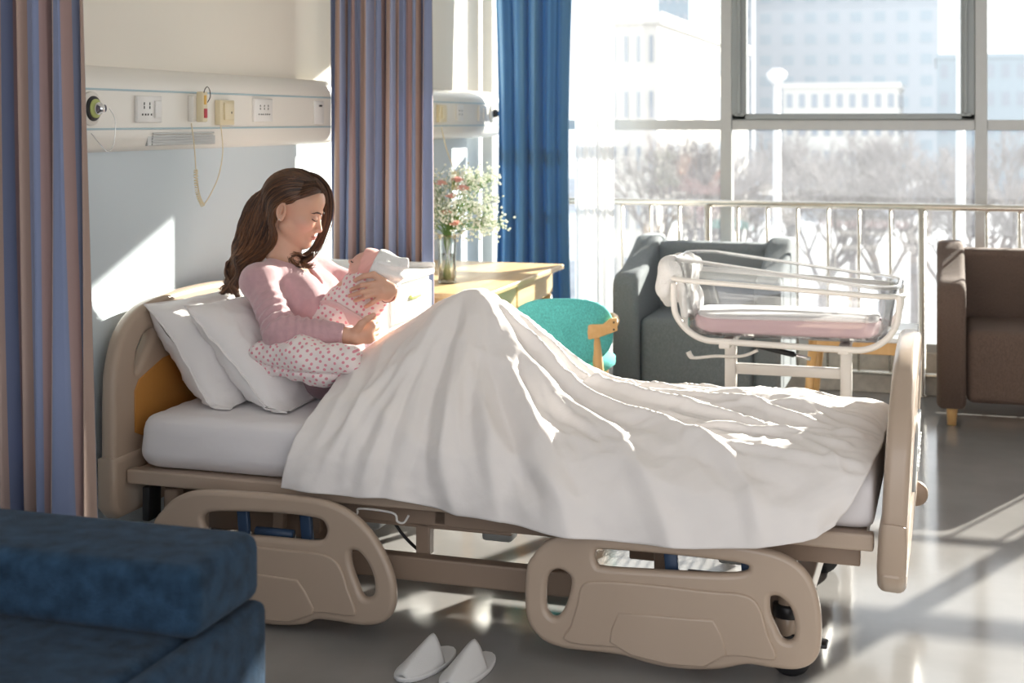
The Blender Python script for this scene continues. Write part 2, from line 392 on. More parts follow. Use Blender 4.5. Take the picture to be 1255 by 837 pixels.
# ------------------------------------------------------------------ the room
def struct(o): o['kind'] = 'structure'; return o
def wallmat():
    m = mat('two_tone_wall', (0.8, 0.76, 0.69), 0.6, bump=0.04, bscale=90); t = m.node_tree; N, L = t.nodes, t.links; b = N['Principled BSDF']
    g = N.new('ShaderNodeTexCoord'); s = N.new('ShaderNodeSeparateXYZ'); L.new(g.outputs['Object'], s.inputs[0])
    gt = N.new('ShaderNodeMath'); gt.operation = 'GREATER_THAN'; gt.inputs[1].default_value = 1.5; L.new(s.outputs[2], gt.inputs[0])
    mx = N.new('ShaderNodeMix'); mx.data_type = 'RGBA'; mx.inputs[6].default_value = (0.68, 0.765, 0.82, 1); mx.inputs[7].default_value = (0.89, 0.84, 0.75, 1)
    L.new(gt.outputs[0], mx.inputs[0]); L.new(mx.outputs[2], b.inputs['Base Color']); return m
WX = -2.50; WY = 7.95; CH = 2.85
M['wall'] = wallmat()
bm = bmesh.new(); box2(bm, (-2.9, -1.6, -0.1), (5.0, 8.2, 0.0)); fl = struct(new('floor', bm, M['floor'], smooth=False))
bm = bmesh.new(); box2(bm, (-2.9, -1.6, CH), (5.15, 8.2, CH+0.15)); struct(new('ceiling', bm, M['ceiling'], smooth=False))
# left wall with a shallow set-back past the first bed
for a_, b_, x_ in ((-1.5, 5.13, -2.50), (5.13, 7.44, -2.56), (7.44, 8.15, -2.66)):
    bm = bmesh.new(); box2(bm, (-2.85, a_, 0), (x_, b_, CH)); struct(new('wall_left', bm, M['wall'], smooth=False))
bm = bmesh.new(); box2(bm, (5.0, -1.5, 0), (5.15, 8.15, CH)); struct(new('wall_right', bm, M['cream_wall'], smooth=False))
# window wall: curb, header, mullions, transoms, panes
bm = bmesh.new(); box2(bm, (-2.66, 7.75, 0), (5.0, 8.1, 0.098), 0.004); box2(bm, (-2.66, 7.90, 0.09), (5.0, 8.1, 0.20)); struct(new('wall_back', bm, M['stone'], smooth=False))
bm = bmesh.new(); box2(bm, (-2.66, 7.90, 2.68), (5.0, 8.1, CH)); struct(new('wall_back_header', bm, M['cream_wall'], smooth=False))
mull = [-2.60, -1.163, 0.2205, 1.60, 2.98, 4.36]
for i, x in enumerate(mull):
    struct(new('trim_%d' % (i+1), B((x, 7.985, 1.44), (0.064, 0.09, 2.48), 0.003), M['alu'], smooth=False))
k = len(mull)+1
for i in range(len(mull)-1):
    a, b = mull[i]+0.032, mull[i+1]-0.032
    fr = bmesh.new(); box2(fr, (a, 7.95, 1.418), (b, 8.02, 1.475), 0.003); box2(fr, (a, 7.95, 0.20), (b, 8.02, 0.245), 0.003); box2(fr, (a, 7.95, 2.635), (b, 8.02, 2.68), 0.003)
    wf = struct(new('window_%d' % (i+1), fr, M['alu'], smooth=False))
    g = bmesh.new(); box2(g, (a, 7.99, 0.245), (b, 7.996, 1.418)); new('lower_pane', g, M['glass'], wf, smooth=False)
    g = bmesh.new(); box2(g, (a, 7.99, 1.475), (b, 7.996, 2.635)); new('upper_pane', g, M['glass'], wf, smooth=False)
    if i == 1:
        s_ = bmesh.new()
        for q in ((a, 1.475, a+0.085, 2.635), (b-0.075, 1.475, b, 2.635), (a, 1.475, b, 1.51), (a, 2.59, b, 2.635)):
            box2(s_, (q[0], 7.935, q[1]), (q[2], 7.985, q[3]), 0.006)
        box2(s_, (a+0.035, 7.915, 1.502), (a+0.055, 7.945, 2.6), 0.003); box2(s_, (b-0.058, 7.915, 1.502), (b-0.04, 7.945, 2.6), 0.003)
        box2(s_, (a+0.02, 7.915, 1.495), (a+0.075, 7.95, 1.515), 0.003); box2(s_, (b-0.075, 7.915, 1.495), (b-0.02, 7.95, 1.515), 0.003)
        new('window_sash', s_, M['alu_dark'], wf, smooth=False)
# safety railing
rl = thing('safety_railing', (0, 7.72, 0), 'long metal safety railing with thin bars in front of the window wall', 'railing')
new('handrail', T([(-2.55, 0, 1.010), (4.9, 0, 1.010)], 0.019, 12), M['steel'], rl)
new('bottom_rail', T([(-2.55, 0, 0.112), (4.9, 0, 0.112)], 0.011, 10), M['steel'], rl)
for i in range(-14, 31):
    x = -0.086+0.1635*i
    if x < -2.5: continue
    if i % 7 == 0:
        p = bmesh.new(); lathe(p, [(0.034, 0.0), (0.034, 0.008), (0.019, 0.014), (0.019, 1.0)], (x, -0.01, 0.0), 14)
        new('post', p, M['steel'], rl)
    else: new('baluster', T([(x, 0, 0.112), (x, 0, 1.005)], 0.0085, 8), M['steel'], rl)

# ------------------------------------------------------------------ bedhead service panels on the left wall
def trunk(y0, y1, back, label):
    t = thing('bedhead_panel', (back, (y0+y1)/2, 1.5), label, 'bedhead panel')
    h = (y1-y0)/2; f = -2.45-back
    def sweep(prof, m, nm, par=t):
        bm = bmesh.new(); a = [bm.verts.new((x, -h, z-1.5)) for x, z in prof]; b = [bm.verts.new((x, h, z-1.5)) for x, z in prof]
        for i in range(len(prof)-1): bm.faces.new((a[i], a[i+1], b[i+1], b[i]))
        bm.faces.new(a); bm.faces.new(b[::-1]); bm.faces.new((a[-1], a[0], b[0], b[-1]))
        return new(nm, bm, m, par, auto=35)
    up = [(0, 1.566), (f, 1.566)]+[(f*math.cos(q), 1.575+0.065*math.sin(q)) for q in np.linspace(0, PI/2, 7)]
    sweep(up, M['panel'], 'top_cover')
    sweep([(0, 1.445), (f, 1.445), (f, 1.566), (0, 1.566)], M['panel'], 'front_plate')
    lowp = [(0, 1.372)]+[(f*(0.45+0.55*math.sin(q)), 1.378+0.055*(1-math.cos(q))) for q in np.linspace(0.1, PI/2, 6)]+[(f, 1.445), (0, 1.445)]
    sweep(lowp, M['panel'], 'bottom_cover')
    for z in (1.5665, 1.4445):
        b_ = bmesh.new(); box2(b_, (f-0.004, -h, z-1.5-0.003), (f+0.003, h, z-1.5+0.003), 0.001, 1); new('trim_strip', b_, M['trim_blue'], t, smooth=False)
    return t
near = trunk(3.1, 5.40, -2.499, 'near white bedhead service panel with blue trim lines above the headboard')
farp = trunk(6.2, 7.76, -2.56, 'far white bedhead service panel on the wall beside the blue curtain')
lg = near   # recessed reading light in the bottom cover
bm = bmesh.new()
for i in range(5): box2(bm, (0.045+0.0015*i, -0.275-0.0*i, -0.110+0.009*i), (0.0515+0.0005*i, 0.10+0.006*i, -0.1045+0.009*i), 0.001, 1)
box2(bm, (0.03, -0.30, -0.112), (0.048, 0.14, -0.062), 0.002)
new('light_grille', bm, M['alu'], lg, smooth=False)

PX = -2.45
def plate(y, z, wy, hz, label, m, kind='socket', t=0.012):
    o = thing('wall_'+kind, (PX, y, z), label, kind)
    new('cover_plate', B((t/2, 0, 0), (t, wy, hz), 0.003), m, o)
    return o
def holes(o, ys, zs, sx, sz, x=0.0125):
    for yy in ys:
        for zz in zs:
            b_ = bmesh.new(); box2(b_, (x-0.002, yy-sx/2, zz-sz/2), (x+0.0012, yy+sx/2, zz+sz/2), 0.0004, 1); new('slot', b_, M['dark'], o, smooth=False)
def yz(px, py): p = onX(px, py, PX); return p.y, p.z
# gas outlet with chained cap
def gas(y, z, label):
    o = thing('gas_outlet', (PX, y, z), label, 'gas outlet')
    new('escutcheon', L_([(0.052, 0), (0.052, 0.006), (0.046, 0.010)], axis='x', n=32), M['panel'], o)
    new('black_ring', L_([(0.038, 0.008), (0.038, 0.014), (0.032, 0.018)], axis='x', n=32), M['black'], o)
    new('colour_ring', L_([(0.029, 0.016), (0.029, 0.022), (0.024, 0.025)], axis='x', n=32), M['gasring'], o)
    new('plug', L_([(0.019, 0.02), (0.019, 0.034), (0.012, 0.040), (0.012, 0.050)], axis='x', n=20), M['chrome'], o)
    return o
gy, gz = yz(110.5, 133)
g1 = gas(gy, gz, 'round gas outlet with black ring and chained plug on the near panel')
ch = spline([(0.06, 0.01, 0.0), (0.062, 0.035, -0.03), (0.06, 0.04, -0.08), (0.055, 0.035, -0.115), (0.05, 0.015, -0.13), (0.045, -0.005, -0.115), (0.01, -0.01, -0.075)], 8)
new('chain', T(ch, 0.0014, 6), M['chrome'], g1)
y, z = yz(180, 134)
s1 = plate(y, z, 0.146, 0.086, 'white double power socket with rocker switch on the near panel', M['white_plastic'])
holes(s1, (-0.035, -0.002), (0.018, 0.006), 0.004, 0.009); holes(s1, (-0.045, -0.027, -0.012, 0.007), (-0.017,), 0.006, 0.006)
new('rocker_switch', B((0.015, 0.042, 0.0), (0.008, 0.036, 0.056), 0.002), M['white_plastic'], s1)
# nurse call handset and its base
y, z = yz(236, 131); HY = y; HZz = z
hs = thing('call_handset', (PX, y, z), 'cream nurse call handset with red button on the near panel', 'call handset')
new('holder', B((0.011, -0.008, -0.006), (0.022, 0.050, 0.088), 0.003), M['panel'], hs)
new('handset_body', B((0.034, 0.004, 0), (0.026, 0.036, 0.104), 0.005, 3), M['cream_plastic'], hs)
new('call_button', B((0.048, 0.005, -0.022), (0.004, 0.020, 0.032), 0.0018), M['red'], hs)
new('amber_button', B((0.048, 0.002, 0.024), (0.004, 0.013, 0.032), 0.0018), M['amber'], hs)
new('wire_loop', T(spline([(0.045, -0.004, 0.045), (0.05, -0.004, 0.06), (0.05, 0.012, 0.069), (0.05, 0.028, 0.058), (0.05, 0.032, 0.035), (0.046, 0.02, 0.015)], 6), 0.0016, 6), M['brow'], hs)
y2, z2 = yz(272, 138)
sw = plate(y2, z2, 0.105, 0.088, 'cream call station box with push cover on the near panel', M['cream_plastic'], 'call_box', 0.022)
sw['category'] = 'call box'
new('push_cover', B((0.025, 0.006, 0.004), (0.008, 0.068, 0.062), 0.003), M['cream_plastic'], sw); holes(sw, (0.018,), (0.0,), 0.005, 0.007, 0.029)
# coiled cord between handset and base
def cpt(px, py, x=-2.42): p = onX(px, py, x); return (p.x, p.y, p.z)
a = spline([cpt(234.5, 151), cpt(238, 178), cpt(240, 208)], 8)
axis = [Vector(p) for p in spline([cpt(240, 208), cpt(240.5, 225), cpt(243, 240), cpt(248.5, 252)], 24)]
coil = []
nn = len(axis)
for i in range(nn*4):
    t = i/(nn*4-1)*(nn-1); j = min(int(t), nn-2); p = axis[j].lerp(axis[j+1], t-j); tn = (axis[j+1]-axis[j]).normalized()
    sx_ = Vector((1, 0, 0)); sy_ = tn.cross(sx_).normalized(); an = 2*PI*i/(nn*4)*17
    coil.append(p+sx_*math.cos(an)*0.006+sy_*math.sin(an)*0.006)
b_ = spline([cpt(248.5, 252), cpt(251, 249), cpt(258, 238), cpt(268, 215), cpt(273, 185), cpt(270.5, 153)], 8)
tag(new('handset_cord', T([Vector(p) for p in a]+coil+[Vector(p) for p in b_], 0.0020, 6), M['cream_plastic']), 'thin cream coiled cord hanging in a loop below the call handset', 'cord')
y, z = yz(320, 135)
s2 = plate(y, z, 0.146, 0.086, 'white power socket with six slots right of the cream call box', M['white_plastic'])
holes(s2, (-0.030, 0.003, 0.034), (0.016, 0.005), 0.004, 0.007); holes(s2, (-0.04, -0.022, -0.006, 0.012, 0.027, 0.044), (-0.016,), 0.006, 0.005)
y, z = yz(390, 138)
s3 = plate(y, z, 0.09, 0.095, 'small white label holder at the far end of the near panel', M['white_plastic'], 'label_holder', 0.006); s3['category'] = 'label holder'
holes(s3, (0.01,), (0.028,), 0.03, 0.008, 0.006)
# far panel fittings
y, z = yz(539, 139)
f1 = plate(y, z, 0.11, 0.09, 'cream call station box on the far panel beside the striped curtain', M['cream_plastic'], 'call_box', 0.02); f1['category'] = 'call box'
new('push_cover', B((0.023, 0.004, 0.004), (0.008, 0.068, 0.062), 0.003), M['cream_plastic'], f1)
y, z = yz(562, 138); f2 = plate(y, z, 0.10, 0.086, 'white power socket in the middle of the far panel', M['white_plastic']); holes(f2, (-0.02, 0.02), (0.01, -0.01), 0.008, 0.006)
y, z = yz(590, 139); f3 = plate(y, z, 0.14, 0.086, 'white rocker switch plate near the end of the far panel', M['white_plastic'], 'switch'); new('rocker_switch', B((0.015, 0.02, 0), (0.008, 0.05, 0.06), 0.002), M['white_plastic'], f3)
y, z = yz(603, 139)
gf = thing('gas_outlet', (PX, y, z), 'round gas outlet at the far end of the far panel', 'gas outlet')
new('escutcheon', L_([(0.05, 0), (0.05, 0.008), (0.044, 0.012)], axis='x', n=28), M['panel'], gf)
new('plug', L_([(0.024, 0.010), (0.024, 0.03), (0.014, 0.034), (0.014, 0.05)], axis='x', n=20), M['black'], gf)
hc = thing('hanging_handset', (PX+0.03, onX(542, 168, PX+0.03).y, 1.38), 'cream call handset hanging on its cord below the far panel', 'call handset')
hp = [Vector(onX(x, y, -2.40))-Vector(hc.location) for x, y in ((541, 156), (544, 170), (549, 188), (558, 212))]
new('cord', T(spline(hp, 6), 0.003, 6), M['cream_plastic'], hc)
new('handset_body', B(hp[-1]+Vector((0, 0, -0.04)), (0.03, 0.05, 0.10), 0.006), M['cream_plastic'], hc)

# ------------------------------------------------------------------ curtains
def curtain(name, path, z0, z1, amp, waves, m, label, seed=1, nz=26, gather=None, group=None, thick=0.0018, cat='curtain', lam=1.0):
    """path: two ends in plan; folds run vertically, cloth length follows the folds"""
    a, b = np.array(path[0], float), np.array(path[1], float); d = (b-a); ln = np.linalg.norm(d); d /= ln; nrm = np.array((-d[1], d[0]))
    n = int(waves*22); t = np.linspace(0, 1, n); r = np.random.default_rng(seed)
    ph = np.cumsum(r.uniform(0.6, 1.4, n)); ph = ph/ph[-1]*waves*2*PI
    am = amp*(0.75+0.35*np.sin(t*2*PI*waves/3.1+r.uniform(0, 6)))
    P_ = np.zeros((n, nz, 3)); 
    for j, z in enumerate(np.linspace(z0, z1, nz)):
        h = j/(nz-1)
        g = gather(h) if gather else (1, 0)
        tt = (t-0.5)*g[0]+0.5+g[1]
        sway = 0.10*np.sin(h*2.1+t*5+seed)
        off = am*(0.8+0.35*(1-h))*np.sin(ph+sway*2.5+0.4*np.sin(h*3+seed))+0.25*am*np.sin(2.3*ph+1.7+h)
        sh = 0.35*am*np.cos(ph*1.0+0.7+h*0.6)
        P_[:, j, 0] = a[0]+d[0]*(tt*ln+sh)+nrm[0]*off; P_[:, j, 1] = a[1]+d[1]*(tt*ln+sh)+nrm[1]*off; P_[:, j, 2] = z
    seg = np.linalg.norm(np.diff(P_[:, nz//2, :2], axis=0), axis=1); u = np.concatenate([[0], np.cumsum(seg)])
    UV = np.zeros((n, nz, 2)); UV[..., 0] = u[:, None]*lam; UV[..., 1] = np.linspace(z0, z1, nz)[None]
    o = link(name, grid_mesh(P_, UV), m); solid(o, thick)
    return tag(o, label, cat, group)
curtain('privacy_curtain', ((-2.44, 3.06), (-2.06, 3.00)), 0.25, 2.75, 0.055, 5.5, M['stripes'], 'blue and brown striped privacy curtain at the left edge nearest the camera', seed=3, gather=lambda h: (1.0, 0.11-0.16*h))
curtain('privacy_curtain', ((-2.45, 5.36), (-1.985, 5.335)), 0.25, 2.75, 0.032, 8, M['stripes'], 'blue and brown striped privacy curtain bunched behind the bedside cabinet', seed=8, gather=lambda h: (1.0, 0.0))
curtain('blue_drape', ((-2.43, 7.52), (-1.96, 7.50)), 0.06, 2.75, 0.05, 5, M['blue_drape'], 'plain deep blue window drape hanging behind the wooden desk', seed=5, gather=lambda h: (0.90+0.22*(h-0.45)**2*3, 0.01))
curtain('sheer_curtain', ((-1.97, 7.60), (-1.74, 7.58)), 0.06, 2.75, 0.028, 6, M['sheer'], 'white sheer curtain gathered between the blue drape and the window', seed=6)

# ------------------------------------------------------------------ desk, vase, flowers
dk = thing('wooden_desk', (-2.15, 6.09, 0), 'light oak desk with drawers against the wall beyond the bed', 'desk')
new('desk_top', B((0, 0, 0.7375), (0.70, 1.30, 0.025), 0.006, 3), M['oak'], dk)
fr = bmesh.new(); box2(fr, (-0.33, -0.64, 0.61), (0.285, -0.62, 0.726)); box2(fr, (-0.33, 0.62, 0.61), (0.285, 0.64, 0.726)); box2(fr, (-0.33, -0.64, 0.60), (-0.31, 0.64, 0.726)); box2(fr, (-0.33, -0.64, 0.598), (0.285, 0.64, 0.61))
new('desk_carcass', fr, M['oak'], dk, smooth=False)
for yy in (-0.31, 0.315):
    d_ = new('drawer', B((0.29, yy, 0.665), (0.02, 0.60, 0.105), 0.003), M['oak'], dk, smooth=False)
    new('finger_pull', B((0.298, yy, 0.712), (0.012, 0.12, 0.012), 0.003), M['oak_z'], d_, smooth=False)
for xx in (-0.31, 0.27):
    for yy in (-0.61, 0.61):
        new('leg', L_([(0.018, 0.0), (0.028, 0.60)], (xx, yy, 0), 14), M['oak_z'], dk)
vz = onZ(548, 347, 0.75)
va = thing('glass_vase', (vz.x, vz.y, 0.75), 'clear glass vase of water and stems on the oak desk', 'vase')
new('vase_body', L_([(0.036, 0.0), (0.040, 0.006), (0.040, 0.10), (0.043, 0.19), (0.046, 0.215), (0.043, 0.215), (0.040, 0.19), (0.036, 0.10), (0.036, 0.012), (0.0, 0.010)], n=28), M['vase'], va)
new('water', L_([(0.0355, 0.011), (0.0355, 0.13), (0.0, 0.131)], n=24), M['water'], va)
fw = thing('flower_bouquet', (vz.x, vz.y, 0.765), "bouquet of baby's breath and pink carnations standing in the glass vase", 'bouquet')
bm = bmesh.new(); bw = bmesh.new(); r = random.Random(4); heads = []
for i in range(62):
    an = r.uniform(0, 2*PI); sp = r.uniform(0.03, 0.17); hh = r.uniform(0.22, 0.47); ex = math.cos(an)*sp*1.15+0.045; ey = math.sin(an)*sp*0.7
    if hh < 0.28: ex *= 1.2
    p0 = Vector((r.uniform(-.02, .02), r.uniform(-.02, .02), 0.0)); p1 = Vector((-p0.x*0.8+0.0, -p0.y*.8, 0.20)); p2 = Vector((ex, ey, hh))
    pts = spline([p0, p0.lerp(p1, .5), p1, p1.lerp(p2, .5)+Vector((0, 0, 0.02)), p2], 3)
    tube(bm, pts, 0.0013, 4)
    heads.append(p2)
    for q in range(26):
        c = p2+Vector((r.gauss(0, .027), r.gauss(0, .022), r.gauss(0, .027))); tube(bm, [p2.lerp(p1, 0.12), c], 0.0005, 3, cap=False)
        bmesh.ops.create_icosphere(bw, subdivisions=1, radius=r.uniform(0.0042, 0.007), matrix=Matrix.Translation(c))
new('stems', bm, M['green'], fw)
tag(new('tiny_white_blossoms', bw, M['petal_w'], fw), "white baby's breath blossoms", kind='stuff')
def carnation(c, R):
    b_ = bmesh.new(); rr = random.Random(int(c[2]*1e4))
    for k_ in range(26):
        a_ = rr.uniform(0, 2*PI); el = rr.uniform(0.1, 1.4); dv = Vector((math.cos(a_)*math.cos(el), math.sin(a_)*math.cos(el), math.sin(el)*0.7)); s_ = dv.cross(Vector((0.1, 0.2, 1))).normalized(); u_ = s_.cross(dv)
        base = Vector(c); prev = None
        for j in range(4):
            f_ = j/3; row = [base+dv*R*f_+s_*(w_*R*0.42*f_)+u_*(0.10*R*math.sin(w_*4+j*2)) for w_ in (-1, -.5, 0, .5, 1)]
            vs = [b_.verts.new(p) for p in row]
            if prev:
                for q in range(4): b_.faces.new((prev[q], prev[q+1], vs[q+1], vs[q]))
            prev = vs
    return new('carnation', b_, M['petal_p'], fw)
for px, py in ((565, 222), (558, 242), (563, 275), (545, 226), (572, 232), (552, 262)):
    p = onZ(px, py, 0.75); d = pxray(px, py); t = vz.y/d[1]; P3 = Vector((d[0]*t, d[1]*t-0.05, EYE+d[2]*t))-Vector(fw.location)
    carnation(P3, 0.030)
lf = bmesh.new()
for i in range(16):
    a_ = r.uniform(0, 2*PI); z_ = r.uniform(0.20, 0.33); dv = Vector((math.cos(a_), math.sin(a_), 0.5)).normalized(); s_ = dv.cross(Vector((0, 0, 1))).normalized(); c = Vector((0.01, 0, z_)); L1 = 0.07
    v_ = [lf.verts.new(c), lf.verts.new(c+dv*L1*.5+s_*.012), lf.verts.new(c+dv*L1), lf.verts.new(c+dv*L1*.5-s_*.012), lf.verts.new(c+dv*L1*.5+Vector((0, 0, .006)))]
    for q in range(4): lf.faces.new((v_[q], v_[(q+1) % 4], v_[4]))
tag(new('leaves', lf, M['green'], fw), None, kind='stuff')

# ------------------------------------------------------------------ bedside cabinet
cb = thing('bedside_cabinet', (-2.20, 5.05, 0), 'white bedside cabinet with rimmed top behind the woman and baby', 'cabinet')
new('cabinet_body', B((0, 0, 0.46), (0.46, 0.44, 0.78), 0.012, 3), M['white_plastic'], cb)
tp = bmesh.new(); box2(tp, (-0.24, -0.23, 0.85), (0.25, 0.23, 0.875), 0.01, 3); box2(tp, (-0.24, -0.23, 0.872), (-0.225, 0.23, 0.897), 0.005); box2(tp, (-0.24, -0.23, 0.872), (0.25, -0.218, 0.897), 0.005); box2(tp, (-0.24, 0.218, 0.872), (0.25, 0.23, 0.897), 0.005)
new('cabinet_top', tp, M['white_plastic'], cb)
for z_, h_ in ((0.765, 0.13), (0.62, 0.13), (0.34, 0.40)):
    dd = new('drawer' if h_ < .2 else 'cupboard_door', B((0.238, 0, z_), (0.02, 0.40, h_), 0.008, 3), M['white_plastic'], cb)
    new('handle', B((0.253, 0.0, z_+h_*0.18), (0.014, 0.11, 0.018), 0.006, 3), M['gasring'] if z_ > .7 else M['grey_box'], dd)
for s_ in (0.0, 0.055):
    new('towel_bar', T(spline([(-0.16, -0.225, 0.77+s_), (-0.165, -0.30, 0.775+s_), (-0.12, -0.335, 0.78+s_), (0.02, -0.34, 0.78+s_), (0.16, -0.335, 0.78+s_), (0.20, -0.30, 0.775+s_), (0.195, -0.225, 0.77+s_)], 6), 0.006, 8), M['cream_plastic'], cb)
for sx_ in (-.18, .18):
    for sy_ in (-.17, .17):
        new('castor', L_([(0.028, -0.012), (0.032, -0.008), (0.032, 0.008), (0.028, 0.012)], (sx_, sy_, 0.032), 16, 'y'), M['black'], cb)
new('plinth', B((0, 0, 0.066), (0.40, 0.38, 0.02), 0.003), M['grey_box'], cb)

# ------------------------------------------------------------------ teal desk chair
tc_ = thing('desk_chair', (-1.49, 5.55, 0), 'teal upholstered wooden desk chair with its back to the bed', 'chair', rz=math.radians(16))
def shell(wd, h0, h1, thick, bulge, n=26, mz=16, cy=0.0):
    ring = []
    P_ = []
    for j in range(mz+1):
        ph = -PI/2+PI*j/mz
        row = []
        for i in range(n):
            th = 2*PI*i/n
            ex = 0.72
            sx_ = math.copysign(abs(math.cos(th))**ex, math.cos(th)); sz_ = math.copysign(abs(math.sin(th))**ex, math.sin(th))
            rad = math.cos(ph)**0.35 if abs(ph) < PI/2-1e-6 else 0.0
            x = sx_*wd/2*rad; z = (h0+h1)/2+sz_*(h1-h0)/2*rad
            y = cy+thick/2*math.sin(ph)+bulge*(x/(wd/2))**2
            row.append((x, y, z))
        P_.append(row)
    A = np.array(P_).transpose(1, 0, 2); return grid_mesh(A, closed_u=True)
link('backrest', shell(0.43, 0.455, 0.735, 0.045, 0.055), M['teal'], tc_)
st = bmesh.new(); lathe(st, [(0.0, 0.405), (0.21, 0.405), (0.235, 0.425), (0.235, 0.455), (0.20, 0.475), (0.0, 0.48)], (0, 0.26, 0), 32)
new('seat', st, M['teal'], tc_)
for s_ in (-1, 1):
    new('leg', T([(s_*0.135, 0.02, 0.60), (s_*0.155, 0.01, 0.40), (s_*0.20, -0.02, 0.0)], [0.020, 0.022, 0.014], 12), M['oak_z'], tc_)
    new('leg', T([(s_*0.19, 0.42, 0.42), (s_*0.22, 0.48, 0.0)], [0.021, 0.013], 12), M['oak_z'], tc_)
    pts = [(-0.055, -0.03), (0.0, -0.018), (0.05, 0.0), (0.075, 0.01), (0.073, 0.055), (0.052, 0.052), (0.02, 0.028), (-0.06, 0.03)]
    am = outline_mesh([[(p[0]*1.0, p[1]) for p in pts]], 0.03, 0.004)
    brk = link('arm_bracket', am, M['oak_z'], tc_, loc=(s_*0.150, 0.008, 0.595), rot=(PI/2, 0, 0 if s_ > 0 else PI))
    for q in ((0.063, 0.012), (0.063, 0.042)): new('screw', L_([(0.004, -0.0175), (0.004, 0.0175)], (q[0], q[1], 0), 10), M['dark'], brk)
    new('armrest', T(spline([(s_*0.205, 0.02, 0.612), (s_*0.225, 0.10, 0.625), (s_*0.225, 0.18, 0.63), (s_*0.215, 0.26, 0.625)], 6), 0.018, 10), M['oak_z'], tc_)
rr_ = bmesh.new(); box2(rr_, (-0.19, 0.07, 0.375), (0.19, 0.42, 0.405), 0.01); new('seat_frame', rr_, M['oak_z'], tc_)

# ------------------------------------------------------------------ armchairs
def armchair(loc, W_, fab, label, rz=0.0):
    o = thing('tub_armchair', loc, label, 'armchair', rz=rz)
    aw = 0.135; D_ = 0.72; zb = 0.13; za = 0.665; zt = 0.81
    def side(s):
        # side outline in (y, z): low front, rising to the back
        prof = [(0, zb), (0, za-0.05), (0.012, za-0.02), (0.05, za)]+[(0.05+0.52*t_, za+(zt-za)*(t_**1.6)) for t_ in np.linspace(0.15, 1, 8)]+[(D_, zt), (D_, zb)]
        me = outline_mesh([prof], aw, 0.03, res=4)
        q = link('arm', me, fab, o); q.matrix_local = Matrix(((0, 0, 1, s), (1, 0, 0, 0), (0, 1, 0, 0), (0, 0, 0, 1))); return q
    side(-W_/2+aw/2); side(W_/2-aw/2)
    b_ = bmesh.new(); box2(b_, (-W_/2+aw*0.8, D_-0.17, zb), (W_/2-aw*0.8, D_, zt), 0.04, 4); new('backrest', b_, fab, o)
    b_ = bmesh.new(); box2(b_, (-W_/2+aw, 0.012, zb-0.01), (W_/2-aw, D_-0.16, 0.47), 0.04, 4); new('seat', b_, fab, o)
    for sx_ in (-1, 1):
        for yy in (0.09, D_-0.09):
            new('leg', T([(sx_*(W_/2-0.075), yy, zb+0.02), (sx_*(W_/2-0.07), yy-0.004, 0.0)], [0.030, 0.021], 16), M['oak_z'], o)
    return o
armchair((-1.165, 6.92, 0), 0.85, M['grey_fab'], 'grey fabric tub armchair between the sheer curtain and the side table')
armchair((0.415, 6.95, 0), 0.85, M['brown_fab'], 'brown fabric tub armchair with wooden legs at the right edge')

# small side table
sd = thing('side_table', (-0.34, 6.55, 0), 'small square wooden side table with a white top behind the bassinet', 'side table')
new('table_top', B((0, 0, 0.505), (0.50, 0.50, 0.022), 0.006, 3), M['white_plastic'], sd)
ap = bmesh.new()
for q in ((-.21, -.215, .21, -.19), (-.21, .19, .21, .215), (-.215, -.21, -.19, .21), (.19, -.21, .215, .21)): box2(ap, (q[0], q[1], 0.435), (q[2], q[3], 0.495), 0.004)
new('apron', ap, M['oak_z'], sd, smooth=False)
for sx_ in (-1, 1):
    for sy_ in (-1, 1): new('leg', T([(sx_*.195, sy_*.195, 0.49), (sx_*.24, sy_*.235, 0.0)], [0.024, 0.014], 14), M['oak_z'], sd)

# ------------------------------------------------------------------ bassinet
bs = thing('hospital_bassinet', (-0.545, 5.34, 0), 'white wheeled hospital bassinet with clear tub and pink mattress beyond the bed', 'bassinet')
def rr(wx, wy, rad, z, n=8, dz=None):
    pts = []
    for cx, cy, a0 in ((wx-rad, wy-rad, 0), (-wx+rad, wy-rad, PI/2), (-wx+rad, -wy+rad, PI), (wx-rad, -wy+rad, 1.5*PI)):
        for k_ in range(n+1):
            a_ = a0+PI/2*k_/n; x, y = cx+rad*math.cos(a_), cy+rad*math.sin(a_); pts.append((x, y, z+(dz(x) if dz else 0)))
    return pts
new('rim_frame', T(rr(0.425, 0.215, 0.10, 0.858, dz=lambda x: -0.02*(x/0.42)), 0.010, 10, True), M['bass'], bs)
def rise(x): t_ = min(max((0.02-x)/0.30, 0), 1); return 0.055*(3*t_*t_-2*t_**3)
levels = [(0.335, 0.150, 0.07, 0.665, 0), (0.355, 0.165, 0.09, 0.672, 0), (0.372, 0.178, 0.10, 0.70, 0), (0.388, 0.188, 0.10, 0.80, .3), (0.400, 0.198, 0.10, 0.875, 1), (0.412, 0.208, 0.10, 0.882, 1), (0.418, 0.214, 0.10, 0.876, 1)]
A = np.array([[(p[0], p[1], p[2]+f_*(rise(p[0])-0.012*p[0]/0.4)) for p in rr(a_, b_, r_, z_)] for a_, b_, r_, z_, f_ in levels]).transpose(1, 0, 2)
tb = link('clear_tub', grid_mesh(A, closed_u=True), M['acrylic'], bs); solid(tb, 0.004)
new('tub_floor', B((0, 0, 0.667), (0.66, 0.29, 0.004)), M['acrylic'], bs, smooth=False)
new('tub_lip', T([(p[0], p[1], p[2]+rise(p[0])-0.012*p[0]/0.4) for p in rr(0.408, 0.204, 0.10, 0.884)], 0.0045, 8, True), mat('tub_edge', (0.9, 0.9, 0.9), 0.2), bs)
